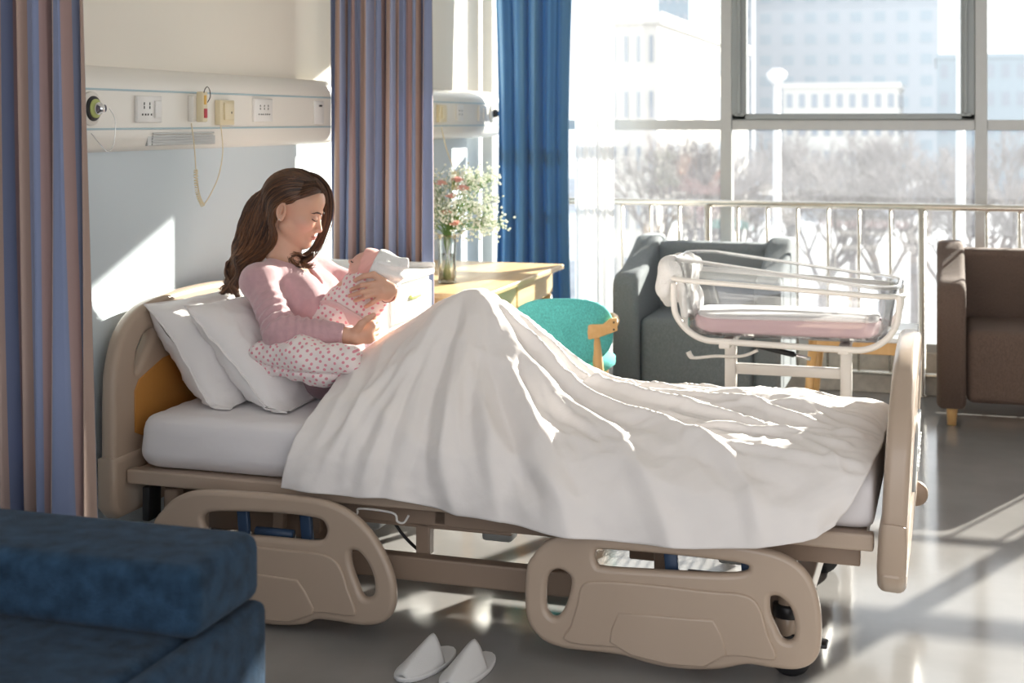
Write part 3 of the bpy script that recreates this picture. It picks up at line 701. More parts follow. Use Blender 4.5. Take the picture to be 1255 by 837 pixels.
def cushion(wx, wy, z0, z1, n=40):
    rows = []
    for f_, z_ in ((0.0, z0), (0.93, z0), (0.99, z0+(z1-z0)*.2), (1.0, (z0+z1)/2), (0.985, z1-(z1-z0)*.15), (0.93, z1), (0.5, z1+0.004), (0.0, z1+0.006)):
        rows.append([(p[0], p[1], p[2]+0.004*math.sin(p[0]*30)*f_) for p in rr(wx*f_ if f_ else 1e-4, wy*f_ if f_ else 1e-4, 0.08*f_+1e-5, z_)])
    return grid_mesh(np.array(rows).transpose(1, 0, 2), closed_u=True)
link('pink_mattress', cushion(0.345, 0.155, 0.672, 0.735), M['pink_pale'], bs)
link('white_sheet', cushion(0.335, 0.15, 0.728, 0.748), M['cotton'], bs)
for s_ in (-1, 1):
    y_ = s_*0.19
    U = spline([(-0.405, y_, 0.862), (-0.405, y_, 0.80), (-0.395, y_, 0.74), (-0.35, y_, 0.685), (-0.29, y_, 0.655), (-0.2, y_, 0.650), (0.2, y_, 0.642), (0.30, y_, 0.648), (0.365, y_, 0.685), (0.40, y_, 0.74), (0.41, y_, 0.80), (0.41, y_, 0.845)], 6)
    new('side_loop', T(U, 0.012, 10), M['bass'], bs)
new('end_loop', T(spline([(-0.36, -0.19, 0.70), (-0.37, -0.12, 0.74), (-0.372, 0.0, 0.75), (-0.37, 0.12, 0.74), (-0.36, 0.19, 0.70)], 6), 0.010, 10), M['bass'], bs)
for x_ in (-0.215, 0.215):
    new('post', B((x_, -0.02, 0.36), (0.042, 0.05, 0.60), 0.006), M['bass'], bs)
new('crossbar', B((0, -0.02, 0.525), (0.40, 0.03, 0.04), 0.005), M['bass'], bs)
for x_ in (-0.215, 0.215):
    b_ = bmesh.new(); box2(b_, (x_-0.02, -0.20, 0.625), (x_+0.02, 0.20, 0.65), 0.004); new('cradle_arm', b_, M['bass'], bs)
    b_ = bmesh.new(); box2(b_, (x_-0.025, -0.25, 0.085), (x_+0.025, 0.25, 0.125), 0.01); f_ = new('foot_bar', b_, M['bass'], bs)
    for yy in (-.23, .23): new('castor', L_([(0.034, -0.012), (0.040, -0.008), (0.040, 0.008), (0.034, 0.012)], (x_, yy, 0.04), 18, 'x'), M['grey_box'], f_)
new('gas_strut', T([(-0.12, -0.09, 0.628), (0.03, -0.09, 0.598)], 0.011, 12), M['black'], bs)
new('strut_rod', T([(0.03, -0.09, 0.598), (0.09, -0.09, 0.585)], 0.007, 10), M['chrome'], bs)
new('tilt_lever', T(spline([(-0.10, -0.13, 0.615), (-0.16, -0.13, 0.59), (-0.26, -0.13, 0.585), (-0.34, -0.13, 0.575), (-0.36, -0.13, 0.597)], 5), [0.006]*16+[0.010]*5, 10), M['bass'], bs)
bk = bmesh.new()
for x_ in np.linspace(-0.19, 0.19, 12): tube(bk, [(x_, -0.17, 0.36), (x_, -0.17, 0.30), (x_, 0.17, 0.30), (x_, 0.17, 0.36)], 0.0025, 6)
for z_ in (0.30, 0.33, 0.36): tube(bk, [(-.19, -.17, z_), (.19, -.17, z_), (.19, .17, z_), (-.19, .17, z_)], 0.003, 6, closed=True)
new('wire_basket', bk, M['chrome'], bs)
# draped white towel over the head end
s = SDF((-0.55, -0.30, 0.60), (-0.25, 0.30, 1.06), 0.0055)
s.ell((-0.405, 0.02, 0.895), (0.060, 0.19, 0.055), k=0.03); s.ell((-0.445, 0.0, 0.84), (0.05, 0.16, 0.08), k=0.03); s.ell((-0.43, -0.10, 0.90), (0.05, 0.07, 0.05), k=0.03)
s.ell((-0.46, 0.05, 0.80), (0.025, 0.10, 0.05), k=0.03); s.ell((-0.375, -0.05, 0.79), (0.022, 0.13, 0.09), k=0.025); s.ell((-0.36, 0.02, 0.765), (0.03, 0.10, 0.05), k=0.02)
s.field(lambda g, x, y, z: g+0.008*np.sin(y*38+z*12+np.sin(x*40))*np.sin(z*30+2)+0.0035*np.sin(y*90+x*70))
tw = link('white_towel', s.mesh(1), M['towel'], loc=bs.location); tag(tw, 'crumpled white towel draped over the left end of the bassinet', 'towel')

# ------------------------------------------------------------------ blue sofa in the foreground
sf = thing('blue_sofa', (-1.80, 1.95, 0), 'dark blue chenille sofa in the near left corner', 'sofa')
xr = 0.575
b_ = bmesh.new(); box2(b_, (-0.65, 0.175, 0.565), (xr, 0.425, 0.695), 0.030, 4); new('back_cushion', b_, M['sofa'], sf)
b_ = bmesh.new(); box2(b_, (-0.65, -0.55, 0.30), (xr-0.035, 0.32, 0.569), 0.028, 4); new('seat_cushion', b_, M['sofa'], sf)
b_ = bmesh.new(); box2(b_, (xr-0.04, -0.58, 0.08), (xr+0.01, 0.43, 0.564), 0.02, 4); new('end_panel', b_, M['sofa'], sf)
b_ = bmesh.new(); box2(b_, (-0.65, -0.55, 0.08), (xr-0.03, 0.43, 0.31), 0.02, 3); new('sofa_base', b_, M['sofa'], sf)
for x_ in (-0.58, xr-0.08):
    for y_ in (-0.5, 0.36): new('foot', L_([(0.02, 0), (0.028, 0.09)], (x_, y_, 0), 14), M['oak_z'], sf)

# ------------------------------------------------------------------ slippers
def slipper(px0, py0, px1, py1, label):
    toe, heel = onZ(px0, py0, 0), onZ(px1, py1, 0); c = (toe+heel)/2; d = toe-heel; L1 = 0.25; rz = math.atan2(d.y, d.x)
    o = thing('slipper', (c.x, c.y, 0), label, 'slipper', 'white slippers on the floor', rz)
    def hw(t_): return 0.054*math.sin(PI*min(max(t_, 0.0), 1.0))**0.42*(0.86+0.16*t_)
    out = [(L1*(t_-.5), hw(t_)) for t_ in np.linspace(0.005, .995, 22)]+[(L1*(t_-.5), -hw(t_)) for t_ in np.linspace(.995, 0.005, 22)]
    me = outline_mesh([out], 0.012, 0.004); link('sole', me, M['slipper'], o, loc=(0, 0, 0.006))
    rows = []
    for t_ in np.linspace(0.44, 0.985, 14):
        f_ = (t_-.44)/.545; H_ = 0.058*(1-f_)**0.9+0.008; w_ = hw(t_)
        row = []
        for a_ in np.linspace(-1, 1, 17):
            pk = (1-abs(a_)**1.45)                        # creased tent: peak along the middle
            row.append((L1*(t_-.5)-0.022*pk*(1-f_), a_*w_*1.0, 0.010+H_*pk))
        rows.append(row)
    u_ = link('upper', grid_mesh(np.array(rows)), M['slipper'], o); solid(u_, 0.003)
    return o
slipper(482, 842, 560, 792, 'white slipper with peaked upper, the left one of the pair on the floor')
slipper(540, 852, 606, 798, 'white slipper with peaked upper, the right one nearer the bed rail gap')
# ------------------------------------------------------------------ the hospital bed (its own frame: x along, y across, z up)
BL = (BO[0], BO[1], 0)
def bed_thing(name, label, cat, group=None): return thing(name, BL, label, cat, group, BT)
bed = bed_thing('hospital_bed', 'beige adjustable hospital bed with lowered side rails under the woman', 'bed')
def uz(lst, v): return [(lambda q: (q[0], q[2]))(bp(x, y, v)) for x, y in lst]
def closed(pts, n=6): return [tuple(p) for p in spline([(*p, 0) for p in pts], n, True)]
# side rails, lowered: outline in (u, z)
RV = -0.115
def rail(outer, holes_, name='side_rail'):
    me = outline_mesh([closed(uz(outer, RV), 5)]+[closed(uz(h, RV), 6) for h in holes_], 0.034, 0.0145, res=4)
    o = link(name, me, M['beige'], bed, auto=60); o.matrix_local = Matrix(((1, 0, 0, 0), (0, 0, -1, RV), (0, 1, 0, 0), (0, 0, 0, 1)))
    return o
def raised(parent, outer, t0, n=1, m=None):
    me = outline_mesh([outer if n == 0 else closed(outer, n)], 0.014, 0.0055, res=3)
    o = link('moulded_panel', me, m or M['beige'], parent, auto=60); o.location = (0, 0, t0); return o
LR = rail([(194, 648), (205, 628), (222, 613), (250, 606), (300, 608), (350, 612), (392, 617), (425, 630), (452, 655), (472, 690), (480, 718), (479, 742), (468, 756), (445, 759), (412, 754), (388, 752), (372, 758), (345, 759), (300, 755), (250, 750), (215, 738), (200, 700)],
          [[(246, 630), (258, 621), (290, 620), (340, 622), (385, 627), (402, 634), (408, 650), (402, 664), (385, 668), (340, 664), (290, 660), (258, 655), (247, 645)],
           [(426, 672), (436, 667), (449, 674), (462, 695), (467, 718), (463, 733), (452, 738), (442, 733), (434, 715), (426, 690)]])
raised(LR, uz([(255, 668), (300, 668), (360, 674), (400, 679), (418, 692), (428, 720), (436, 742), (434, 750), (400, 746), (340, 744), (280, 738), (255, 728)], RV), 0.0165, 4)
raised(LR, uz([(255, 700), (318, 702), (368, 709), (377, 722), (387, 742), (386, 748), (358, 757), (300, 752), (255, 745)], RV), 0.0205, 0)
RR = rail([(652, 700), (660, 683), (674, 668), (700, 658), (740, 658), (800, 662), (860, 666), (920, 675), (960, 686), (985, 706), (998, 740), (1000, 780), (994, 803), (975, 812), (945, 810), (915, 806), (880, 812), (840, 812), (800, 806), (762, 795), (720, 790), (690, 786), (666, 775), (652, 750)],
          [[(668, 700), (682, 690), (697, 694), (707, 706), (706, 725), (698, 748), (688, 760), (676, 760), (666, 748), (664, 725)],
           [(724, 680), (728, 668), (745, 666), (800, 670), (860, 676), (915, 684), (925, 696), (915, 706), (880, 708), (800, 704), (740, 700), (728, 694)],
           [(938, 728), (948, 722), (962, 726), (976, 742), (982, 765), (979, 785), (968, 791), (955, 786), (946, 770), (938, 750)]])
raised(RR, uz([(718, 716), (740, 712), (800, 716), (870, 724), (912, 728), (930, 742), (940, 775), (950, 800), (940, 803), (900, 798), (840, 803), (780, 790), (700, 782), (704, 765), (712, 738)], RV), 0.0165, 4)
raised(RR, uz([(762, 750), (800, 752), (845, 756), (875, 758), (884, 774), (890, 797), (864, 811), (820, 808), (776, 797), (752, 782), (754, 768)], RV), 0.0205, 0)
# headboard and footboard, outline in (v, z)
def board(name, outer, holes_, u, lean, thick=0.05):
    me = outline_mesh([closed(outer, 5)]+[closed(h, 5) for h in holes_], thick, 0.02, res=4)
    o = link(name, me, M['beige'], bed, auto=60)
    o.matrix_local = Matrix.Translation((u, 0, 0.3)) @ Matrix.Rotation(lean, 4, 'Y') @ Matrix(((0, 0, 1, 0), (1, 0, 0, 0), (0, 1, 0, -0.3), (0, 0, 0, 1)))
    return o
HBo = [(-0.07, 0.40), (-0.06, 0.60), (-0.045, 0.71), (0.0, 0.80), (0.08, 0.855), (0.20, 0.88), (0.46, 0.89), (0.72, 0.88), (0.84, 0.855), (0.92, 0.80), (0.965, 0.71), (0.98, 0.60), (0.99, 0.40), (0.98, 0.33), (0.90, 0.30), (0.46, 0.29), (0.02, 0.30), (-0.06, 0.33)]
grip = [(0.03, 0.70), (0.05, 0.765), (0.11, 0.815), (0.17, 0.82), (0.175, 0.79), (0.13, 0.73), (0.07, 0.675), (0.035, 0.67)]
hb = board('headboard', HBo, [grip, [(0.92-a_, b_) for a_, b_ in grip][::-1], [(0.24, 0.80), (0.46, 0.79), (0.68, 0.80), (0.66, 0.845), (0.46, 0.855), (0.26, 0.845)]], -0.055, math.radians(-2))
inl = [(0.03, 0.50), (0.035, 0.625), (0.06, 0.655), (0.20, 0.70), (0.46, 0.715), (0.72, 0.70), (0.86, 0.655), (0.885, 0.625), (0.89, 0.50), (0.82, 0.47), (0.46, 0.45), (0.10, 0.47)]
me = outline_mesh([inl], 0.008, 0.003); q = link('orange_inlay', me, M['orange'], hb); q.location = (0, 0, 0.026)
me = outline_mesh([[(-0.085, 0.30), (-0.08, 0.425), (1.0, 0.425), (1.005, 0.30), (0.98, 0.275), (-0.06, 0.275)]], 0.068, 0.02, res=3); q = link('board_skirt', me, M['beige'], hb, auto=60)
FBo = [(-0.05, 0.36), (-0.05, 0.55), (-0.02, 0.66), (0.06, 0.735), (0.20, 0.805), (0.46, 0.83), (0.72, 0.805), (0.86, 0.735), (0.94, 0.66), (0.97, 0.55), (0.97, 0.36), (0.93, 0.31), (0.46, 0.30), (-0.01, 0.31)]
fb = board('footboard', FBo, [[(0.20, 0.745), (0.46, 0.775), (0.72, 0.745), (0.66, 0.705), (0.46, 0.715), (0.26, 0.705)]], 2.245, math.radians(3), 0.065)
me = outline_mesh([[(-0.065, 0.33), (-0.06, 0.42), (0.98, 0.42), (0.985, 0.33), (0.92, 0.27), (0.0, 0.27)]], 0.075, 0.022, res=3); link('board_skirt', me, M['beige'], fb, auto=60)
pm = outline_mesh([[(0.30, 0.44), (0.30, 0.60), (0.62, 0.60), (0.62, 0.44)]], 0.012, 0.004); q = link('control_panel', pm, M['grey_box'], fb); q.location = (0, 0, 0.036)
for i in range(5):
    for j in range(2): 
        q = new('button', B((0.36+0.05*i, 0.49+0.05*j, 0.044), (0.024, 0.016, 0.006), 0.002), M['white_plastic'], fb)
# bumper rollers outside the corners
for u_, v_ in ((2.275, 1.0),):
    new('bumper_wheel', L_([(0.035, -0.015), (0.040, -0.010), (0.040, 0.010), (0.035, 0.015)], (u_, v_, 0.25), 22, 'y'), M['beige_metal'], bed)
    new('bumper_bracket', B((u_-0.04, v_-0.02, 0.25), (0.05, 0.02, 0.03), 0.004), M['black'], bed)
# deck
dkm = bmesh.new()
box2(dkm, (-0.02, -0.045, 0.358), (2.20, 0.0, 0.402), 0.006); box2(dkm, (-0.02, 0.90, 0.358), (2.20, 0.945, 0.402), 0.006)
for u_ in (0.0, 0.74, 0.80, 1.2, 1.6, 2.16): box2(dkm, (u_-0.02, -0.02, 0.36), (u_+0.02, 0.92, 0.392), 0.004)
box2(dkm, (0.0, 0.0, 0.388), (2.18, 0.90, 0.400)); new('deck', dkm, M['beige'], bed, smooth=False)
sfm = bmesh.new()
for v_ in (0.06, 0.82): box2(sfm, (0.05, v_, 0.285), (2.16, v_+0.03, 0.345), 0.004)
for u_ in (0.12, 0.55, 0.95, 1.38, 1.85): box2(sfm, (u_, 0.06, 0.29), (u_+0.035, 0.85, 0.34), 0.003)
box2(sfm, (0.08, 0.10, 0.20), (0.70, 0.14, 0.345), 0.004); box2(sfm, (0.70, 0.08, 0.27), (1.18, 0.12, 0.33), 0.004); box2(sfm, (0.60, 0.30, 0.22), (0.96, 0.34, 0.34), 0.004); box2(sfm, (1.5, 0.2, 0.20), (1.62, 0.6, 0.34), 0.004); box2(sfm, (0.44, 0.03, 0.24), (0.475, 0.06, 0.37), 0.003); box2(sfm, (0.56, 0.03, 0.24), (0.595, 0.06, 0.37), 0.003)
new('lift_frame', sfm, M['beige_metal'], bed, smooth=False)
bsm = bmesh.new()
for v_ in (0.03, 0.83): box2(bsm, (0.18, v_, 0.128), (2.02, v_+0.05, 0.198), 0.006)
for u_ in (0.16, 1.96): box2(bsm, (u_, 0.0, 0.125), (u_+0.06, 0.92, 0.185), 0.006)
new('base_frame', bsm, M['beige_metal'], bed, smooth=False)
for u_, v_ in ((0.905, 0.10), (0.905, 0.78), (1.62, 0.10), (1.62, 0.78)):
    b_ = bmesh.new(); box2(b_, (u_-0.022, v_-0.02, 0.19), (u_+0.022, v_+0.02, 0.345), 0.005); new('lift_link', b_, M['beige_metal'], bed, smooth=False)
for u_, h_ in ((0.97, 0.2), (0.52, 0.2), (1.72, 0.2)):
    b_ = bmesh.new(); box2(b_, (u_, 0.42, 0.14), (u_+0.10, 0.50, 0.36), 0.012); new('actuator', b_, M['grey_box'], bed)
new('actuator_tube', T([(1.05, 0.46, 0.25), (1.65, 0.46, 0.27)], 0.024, 14), M['chrome'], bed)
new('actuator_tube', T([(0.14, 0.46, 0.22), (0.52, 0.46, 0.27)], 0.026, 14), M['black'], bed)
new('power_cable', T(spline([(0.66, 0.2, 0.33), (0.72, 0.2, 0.30), (0.80, 0.2, 0.20), (0.88, 0.22, 0.14), (1.0, 0.25, 0.13)], 6), 0.005, 6), M['black'], bed)
new('side_hook', T(spline([(0.66, -0.035, 0.36), (0.68, -0.04, 0.352), (0.70, -0.04, 0.345), (0.715, -0.04, 0.322), (0.735, -0.04, 0.315), (0.75, -0.04, 0.333), (0.76, -0.04, 0.347), (0.86, -0.04, 0.343), (0.875, -0.04, 0.32), (0.895, -0.04, 0.318), (0.91, -0.04, 0.34)], 5), 0.0035, 6), M['bass'], bed)
# rail swing brackets and latches
for u0 in (0.40, 1.68):
    for du in (0.0, 0.205):
        b_ = bmesh.new(); box2(b_, (-0.018, -0.010, -0.125), (0.018, 0.010, 0.075), 0.005); q = new('swing_arm', b_, M['navy'], bed); q.location = (u0+du, -0.07, 0.27); q.rotation_euler = (0, math.radians(-5), 0)
    b_ = bmesh.new(); box2(b_, (u0+0.045, -0.078, 0.19), (u0+0.16, -0.05, 0.26), 0.005); q = new('latch_box', b_, M['grey_box'], bed)
    new('latch_grip', T([(u0+0.045, -0.08, 0.265), (u0+0.165, -0.08, 0.265)], 0.014, 10), M['navy'], q)
    b_ = bmesh.new(); box2(b_, (u0+0.09, -0.083, 0.205), (u0+0.115, -0.075, 0.245), 0.003); new('latch_hook', b_, M['black'], q)
b_ = bmesh.new(); box2(b_, (0.02, -0.02, 0.24), (0.045, 0.05, 0.345), 0.004); new('corner_bracket', b_, M['black'], bed)
b_ = bmesh.new(); box2(b_, (0.09, -0.015, 0.25), (0.14, 0.03, 0.345), 0.01); new('corner_post', b_, M['beige_metal'], bed)
# castors
for u_, v_ in ((0.20, 0.02), (1.975, 0.02), (0.20, 0.90), (1.975, 0.90)):
    cs = new('castor', L_([(0.032, 0.095), (0.034, 0.10), (0.034, 0.17), (0.026, 0.175), (0.026, 0.27), (0.02, 0.275)], (u_, v_, 0), 20), M['beige'], bed)
    new('castor_collar', L_([(0.038, 0.150), (0.040, 0.155), (0.040, 0.178), (0.038, 0.183)], (u_, v_, 0), 20), M['black'], cs)
    for dv in (-0.024, 0.024):
        new('wheel', L_([(0.048, -0.011), (0.056, -0.006), (0.056, 0.006), (0.048, 0.011)], (u_+0.01, v_+dv, 0.056), 24, 'y'), M['black'], cs)
    new('brake_pedal', B((u_+0.075, v_, 0.085), (0.06, 0.05, 0.014), 0.005), M['black'], cs)

# ------------------------------------------------------------------ mattress
def mattress():
    nu, nv = 100, 60
    # wrap: rounded box, param angle across
    prof = []
    W_, z0, z1, r_ = 0.925, 0.402, 0.566, 0.055
    cr = [(0.5*W_-0.0, z0+0.02), ]
    def rrp(n=8):
        pts = []
        for cx, cz, a0 in ((W_/2-r_, z0+r_, -PI/2), (W_/2-r_, z1-r_, 0), (-W_/2+r_, z1-r_, PI/2), (-W_/2+r_, z0+r_, PI)):
            for k_ in range(n+1): a_ = a0+PI/2*k_/n; pts.append((cx+r_*math.cos(a_), cz+r_*math.sin(a_)))
        return pts
    base = rrp(); A = []
    # densify top and sides
    dense = []
    for i in range(len(base)):
        p, q = np.array(base[i]), np.array(base[(i+1) % len(base)]); n = max(1, int(np.linalg.norm(q-p)/0.02))
        for k_ in range(n): dense.append(p+(q-p)*k_/n)
    dense = np.array(dense); cz = (z0+z1)/2
    us = np.concatenate([[0.02, 0.02, 0.024, 0.034, 0.055], np.linspace(0.08, 2.14, 130), [2.165, 2.185, 2.195, 2.199, 2.199]])
    sc_ = np.concatenate([[0.0, 0.72, 0.86, 0.95, 0.99], np.ones(130), [0.99, 0.95, 0.86, 0.72, 0.0]])
    for u_, s_ in zip(us, sc_):
        e = (1-s_)*0.0925
        v_ = dense[:, 0]*(1-(1-s_)*0.16) if s_ > 0 else dense[:, 0]*0; z_ = cz+(dense[:, 1]-cz)*s_
        top = np.clip((z_-0.50)/0.04, 0, 1)
        wr = 0.0025*vnoise(u_*1.2, v_*6+z_*8, 3, 2.0)+0.003*np.sin(z_*55+1.5*np.sin(u_*2.1+1))*(np.abs(v_) > 0.44)
        v2 = v_+np.sign(v_)*wr*(np.abs(v_) > 0.42); z2 = z_+top*wr+(np.abs(v_) > .42)*(z_ < 0.43)*0.0
        A.append(np.stack([np.full_like(v_, u_), 0.43+v2, z2], -1))
    return grid_mesh(np.array(A).transpose(1, 0, 2), closed_u=True)
mt = link('mattress', mattress(), M['mattress'], loc=BL, rot=(0, 0, BT)); tag(mt, 'thick mattress in a fitted white sheet on the hospital bed', 'mattress')

# ------------------------------------------------------------------ cover sheet over the raised knees
def cover():
    NU, NS = 300, 190
    kn = [bp(x, y, 0.42) for x, y in ((413, 492), (421, 466), (439, 440), (469, 419), (500, 399), (530, 380), (556, 364), (572, 360), (588, 361), (606, 371), (624, 385), (650, 407), (680, 434), (712, 462), (740, 476), (800, 486), (870, 492), (935, 496))]
    ku = np.array([k_[0] for k_ in kn]); kz = np.array([k_[2] for k_ in kn])
    zb = 0.585
    def R(u): return np.interp(u, ku, kz, left=kz[0], right=zb+0.02)
    a = np.linspace(0, 1, NU)[:, None]; b = np.linspace(0, 1, NS)[None, :]
    HANG, TOP = 0.20, 0.95
    s = -HANG+(HANG+TOP)*b                                # <0: hanging down the near side
    uL = np.interp(s, [-0.2, 0.0, 0.10, 0.20, 0.28, 0.40, 1.0], [0.535, 0.565, 0.595, 0.585, 0.55, 0.50, 0.46])
    uR = np.interp(s, [-0.2, 0.0, 0.12, 0.30, 0.9], [2.115, 2.185, 2.20, 2.21, 2.21])
    u = uL+(uR-uL)*a; s = s+0*a
    # smoothed ridge
    Rv = np.zeros_like(u)
    for du in (-0.03, -0.015, 0, 0.015, 0.03): Rv += R(u+du)/5
    # two knees: near one slightly nearer the foot
    v = np.clip(s, 0, None)
    rise_ = np.clip(Rv-zb, 0, None)
    tnear = np.clip(v/0.42, 0, 1); near_f = np.sin(tnear*PI/2)**1.25
    far_f = np.clip((v-0.42)/0.42, 0, 1); far_f = np.cos(far_f*PI/2)**1.4
    f = np.where(v < 0.42, near_f, far_f)
    flat = np.clip((u-1.15)/0.3, 0, 1)
    shin = 0.030*np.exp(-((v-0.32)/0.07)**2)+0.016*np.exp(-((v-0.58)/0.08)**2)
    feet = 0.035*np.exp(-((u-1.93)/0.12)**2)*(np.exp(-((v-0.33)/0.08)**2)+np.exp(-((v-0.58)/0.08)**2))
    z = zb+rise_*f+flat*shin*(1-np.clip((u-1.95)/0.2, 0, 1)*0.7)+feet
    z -= 0.035*np.clip(1-v/0.06, 0, 1)**2
    z -= 0.012*np.clip((v-0.45)/0.3, 0, 1)*flat
    z -= 0.05*np.clip((v-0.86)/0.09, 0, 1)**2
    z -= 0.028*np.clip((u-2.12)/0.09, 0, 1)**2
    y = np.where(s > 0, s-0.050*(1-np.clip(s/0.3, 0, 1))**1.5, -0.050)
    hp = [bp(x, y, v_) for x, y, v_ in ((358, 598, -.09), (400, 603, -.09), (440, 608, -.09), (475, 609, -.09), (520, 620, -.09), (560, 632, -.10), (620, 642, -.125), (690, 656, -.15), (760, 665, -.155), (850, 672, -.155), (930, 671, -.155), (985, 662, -.14), (1030, 645, -.11))]
    hem = np.interp(u, [q[0] for q in hp], [q[2] for q in hp])
    dn = np.clip(-s/HANG, 0, 1)
    z = np.where(s < 0, 0.55-(0.55-hem)*dn, z)
    y = np.where(s < 0, -0.050-(0.045+0.060*np.clip((u-1.22)/0.15, 0, 1)*np.clip((2.13-u)/0.06, 0, 1))*np.sin(dn*PI/2)**0.8, y)
    P_ = np.stack([u, y, z], -1)
    for _ in range(60): P_[:, 1:-1] = (P_[:, :-2]+2*P_[:, 1:-1]+P_[:, 2:])/4
    # folds: polylines in (u, s), amplitude, width
    folds = [
        ([(.915, .40), (.80, .16), (.70, -.02), (.64, -.19)], .013, .030), ([(.92, .38), (.86, .15), (.80, -.19)], .014, .026), ([(.93, .36), (.95, .12), (.93, -.19)], -.012, .03),
        ([(.94, .36), (1.01, .10), (1.03, -.05), (1.06, -.19)], .020, .030), ([(.96, .37), (1.10, .12), (1.17, -.02), (1.22, -.20)], .014, .03), ([(.97, .38), (1.20, .14), (1.36, -.05), (1.43, -.2)], .022, .034),
        ([(.96, .42), (1.10, .30), (1.24, .22), (1.42, .12), (1.60, -.02), (1.70, -.2)], .017, .028), ([(.99, .44), (1.16, .34), (1.32, .27), (1.60, .15), (1.86, -.02), (1.93, -.16)], .020, .022),
        ([(1.0, .48), (1.15, .42), (1.30, .37), (1.70, .26), (2.12, .12)], .016, .016), ([(1.02, .52), (1.18, .48), (1.32, .46), (1.70, .38), (2.18, .30)], .014, .014),
        ([(1.2, .56), (1.5, .52), (1.9, .46), (2.20, .44)], .009, .013), ([(1.25, .66), (1.6, .66), (2.2, .60)], .007, .014), ([(1.3, .76), (1.7, .78), (2.2, .74)], .006, .016),
        ([(1.34, .34), (1.6, .36), (1.85, .30), (2.16, .20)], .010, .010), ([(1.5, .42), (1.8, .40), (2.18, .36)], .010, .009), ([(1.28, .30), (1.38, .36), (1.46, .44)], .010, .010),
        ([(1.7, .08), (1.95, .05), (2.16, .03)], .010, .012), ([(1.85, .22), (2.0, .2), (2.18, .22)], .009, .010), ([(2.0, .14), (2.08, .06), (2.12, -.02)], .009, .012),
        ([(.62, .30), (.66, .10), (.60, -.18)], .008, .02), ([(.72, .30), (.74, .10), (.74, -.18)], .007, .02), ([(.55, .1), (.8, .05), (1.0, -.05)], .006, .018),
        ([(1.5, .0), (1.75, -.08), (2.05, -.12)], .008, .02), ([(1.45, .06), (1.75, .0), (2.0, -.05)], -.009, .025), ([(1.1, .05), (1.3, -.04), (1.5, -.14)], .010, .022),
        ([(.95, .42), (1.08, .36), (1.2, .33), (1.3, .33)], .010, .010), ([(1.05, .24), (1.2, .06), (1.28, -.1)], -.014, .03), ([(.88, .22), (.86, .0), (.86, -.19)], -.010, .02)]
    rf = np.random.default_rng(14)
    for i in range(30):                                  # finer creases fanning out from the knee and along the feet
        if i < 16:
            e = (0.60+1.15*i/16+rf.uniform(-.03, .03), -0.02-0.17*rf.random()); m0 = (0.93+(e[0]-0.93)*rf.uniform(.25, .5), 0.38-0.4*rf.uniform(.25, .5)); m1 = ((m0[0]+e[0])/2+rf.uniform(-.02, .02), (m0[1]+e[1])/2); folds.append(([m0, m1, e], rf.choice([-1, 1])*rf.uniform(.004, .009), rf.uniform(.008, .016)))
        else:
            a0 = (rf.uniform(1.3, 1.8), rf.uniform(0.02, 0.8)); b0 = (min(a0[0]+rf.uniform(.2, .5), 2.19), a0[1]+rf.uniform(-.10, .05)); folds.append(([a0, ((a0[0]+b0[0])/2, (a0[1]+b0[1])/2+rf.uniform(-.015, .015)), b0], rf.uniform(.004, .009), rf.uniform(.006, .012)))
    F = np.zeros_like(u)
    wu = u+0.010*vnoise(u, s, 11, 2.2, 2); ws = s+0.012*vnoise(u, s, 12, 2.2, 2)
    for pl_, amp, wd in folds:
        Q = np.array([q[:2] for q in spline([(*q, 0) for q in pl_], 5)]); best = np.full_like(u, 9.0); tt = np.zeros_like(u)
        for i in range(len(Q)-1):
            A_, B_ = Q[i], Q[i+1]; ab = B_-A_; t = np.clip(((wu-A_[0])*ab[0]+(ws-A_[1])*ab[1])/(ab@ab), 0, 1)
            d = np.hypot(wu-A_[0]-t*ab[0], ws-A_[1]-t*ab[1]); m_ = d < best; best = np.where(m_, d, best); tt = np.where(m_, (i+t)/(len(Q)-1), tt)
        x = best/wd; prof = np.exp(-x**1.25)*1.15-0.28*np.exp(-((x-1.9)/0.8)**2)
        F += amp*prof*(0.45+0.75*np.sin(np.clip(tt, 0, 1)*PI*0.85+0.25))
    F += 0.0028*vnoise(u*0.7, s*2.4, 5, 2.0)+0.0016*vnoise(u*1.3+s, s*3-u, 9, 5.0)
    F += 0.0055*np.clip(1-np.abs(vnoise(u*0.9-s*0.5, s*2.2+u*0.7, 33, 1.3, 3))*1.7, 0, 1)**5
    F += dn*(0.014*np.sin(u*11.0+0.8+s*4)+0.008*np.sin(u*23+2.0+s*9))
    gu = np.gradient(P_, axis=0); gs = np.gradient(P_, axis=1); n = np.cross(gu, gs); n /= np.linalg.norm(n, axis=-1, keepdims=True)+1e-9
    for _ in range(4):
        n[1:-1] = (n[:-2]+n[1:-1]*2+n[2:])/4; n[:, 1:-1] = (n[:, :-2]+n[:, 1:-1]*2+n[:, 2:])/4
    P_ = P_+n*(F+0.008)[..., None]
    ov = (u > 1.3) & (u < 2.08) & (P_[..., 2] < 0.385); P_[..., 1] = np.where(ov, np.minimum(P_[..., 1], -0.139), P_[..., 1])
    for _ in range(6): P_[:, 1:-1, 1] = (P_[:, :-2, 1]+2*P_[:, 1:-1, 1]+P_[:, 2:, 1])/4; P_[1:-1, :, 1] = (P_[:-2, :, 1]+2*P_[1:-1, :, 1]+P_[2:, :, 1])/4
    P_[..., 1] = np.where(P_[..., 2] < 0.42, np.minimum(P_[..., 1], -0.056), P_[..., 1])
    return P_
cvP = cover()
cv = link('cover_sheet', grid_mesh(cvP), M['linen'], loc=BL, rot=(0, 0, BT)); solid(cv, 0.003); tag(cv, "creased white sheet tented over the woman's raised knees and hanging down", 'sheet')

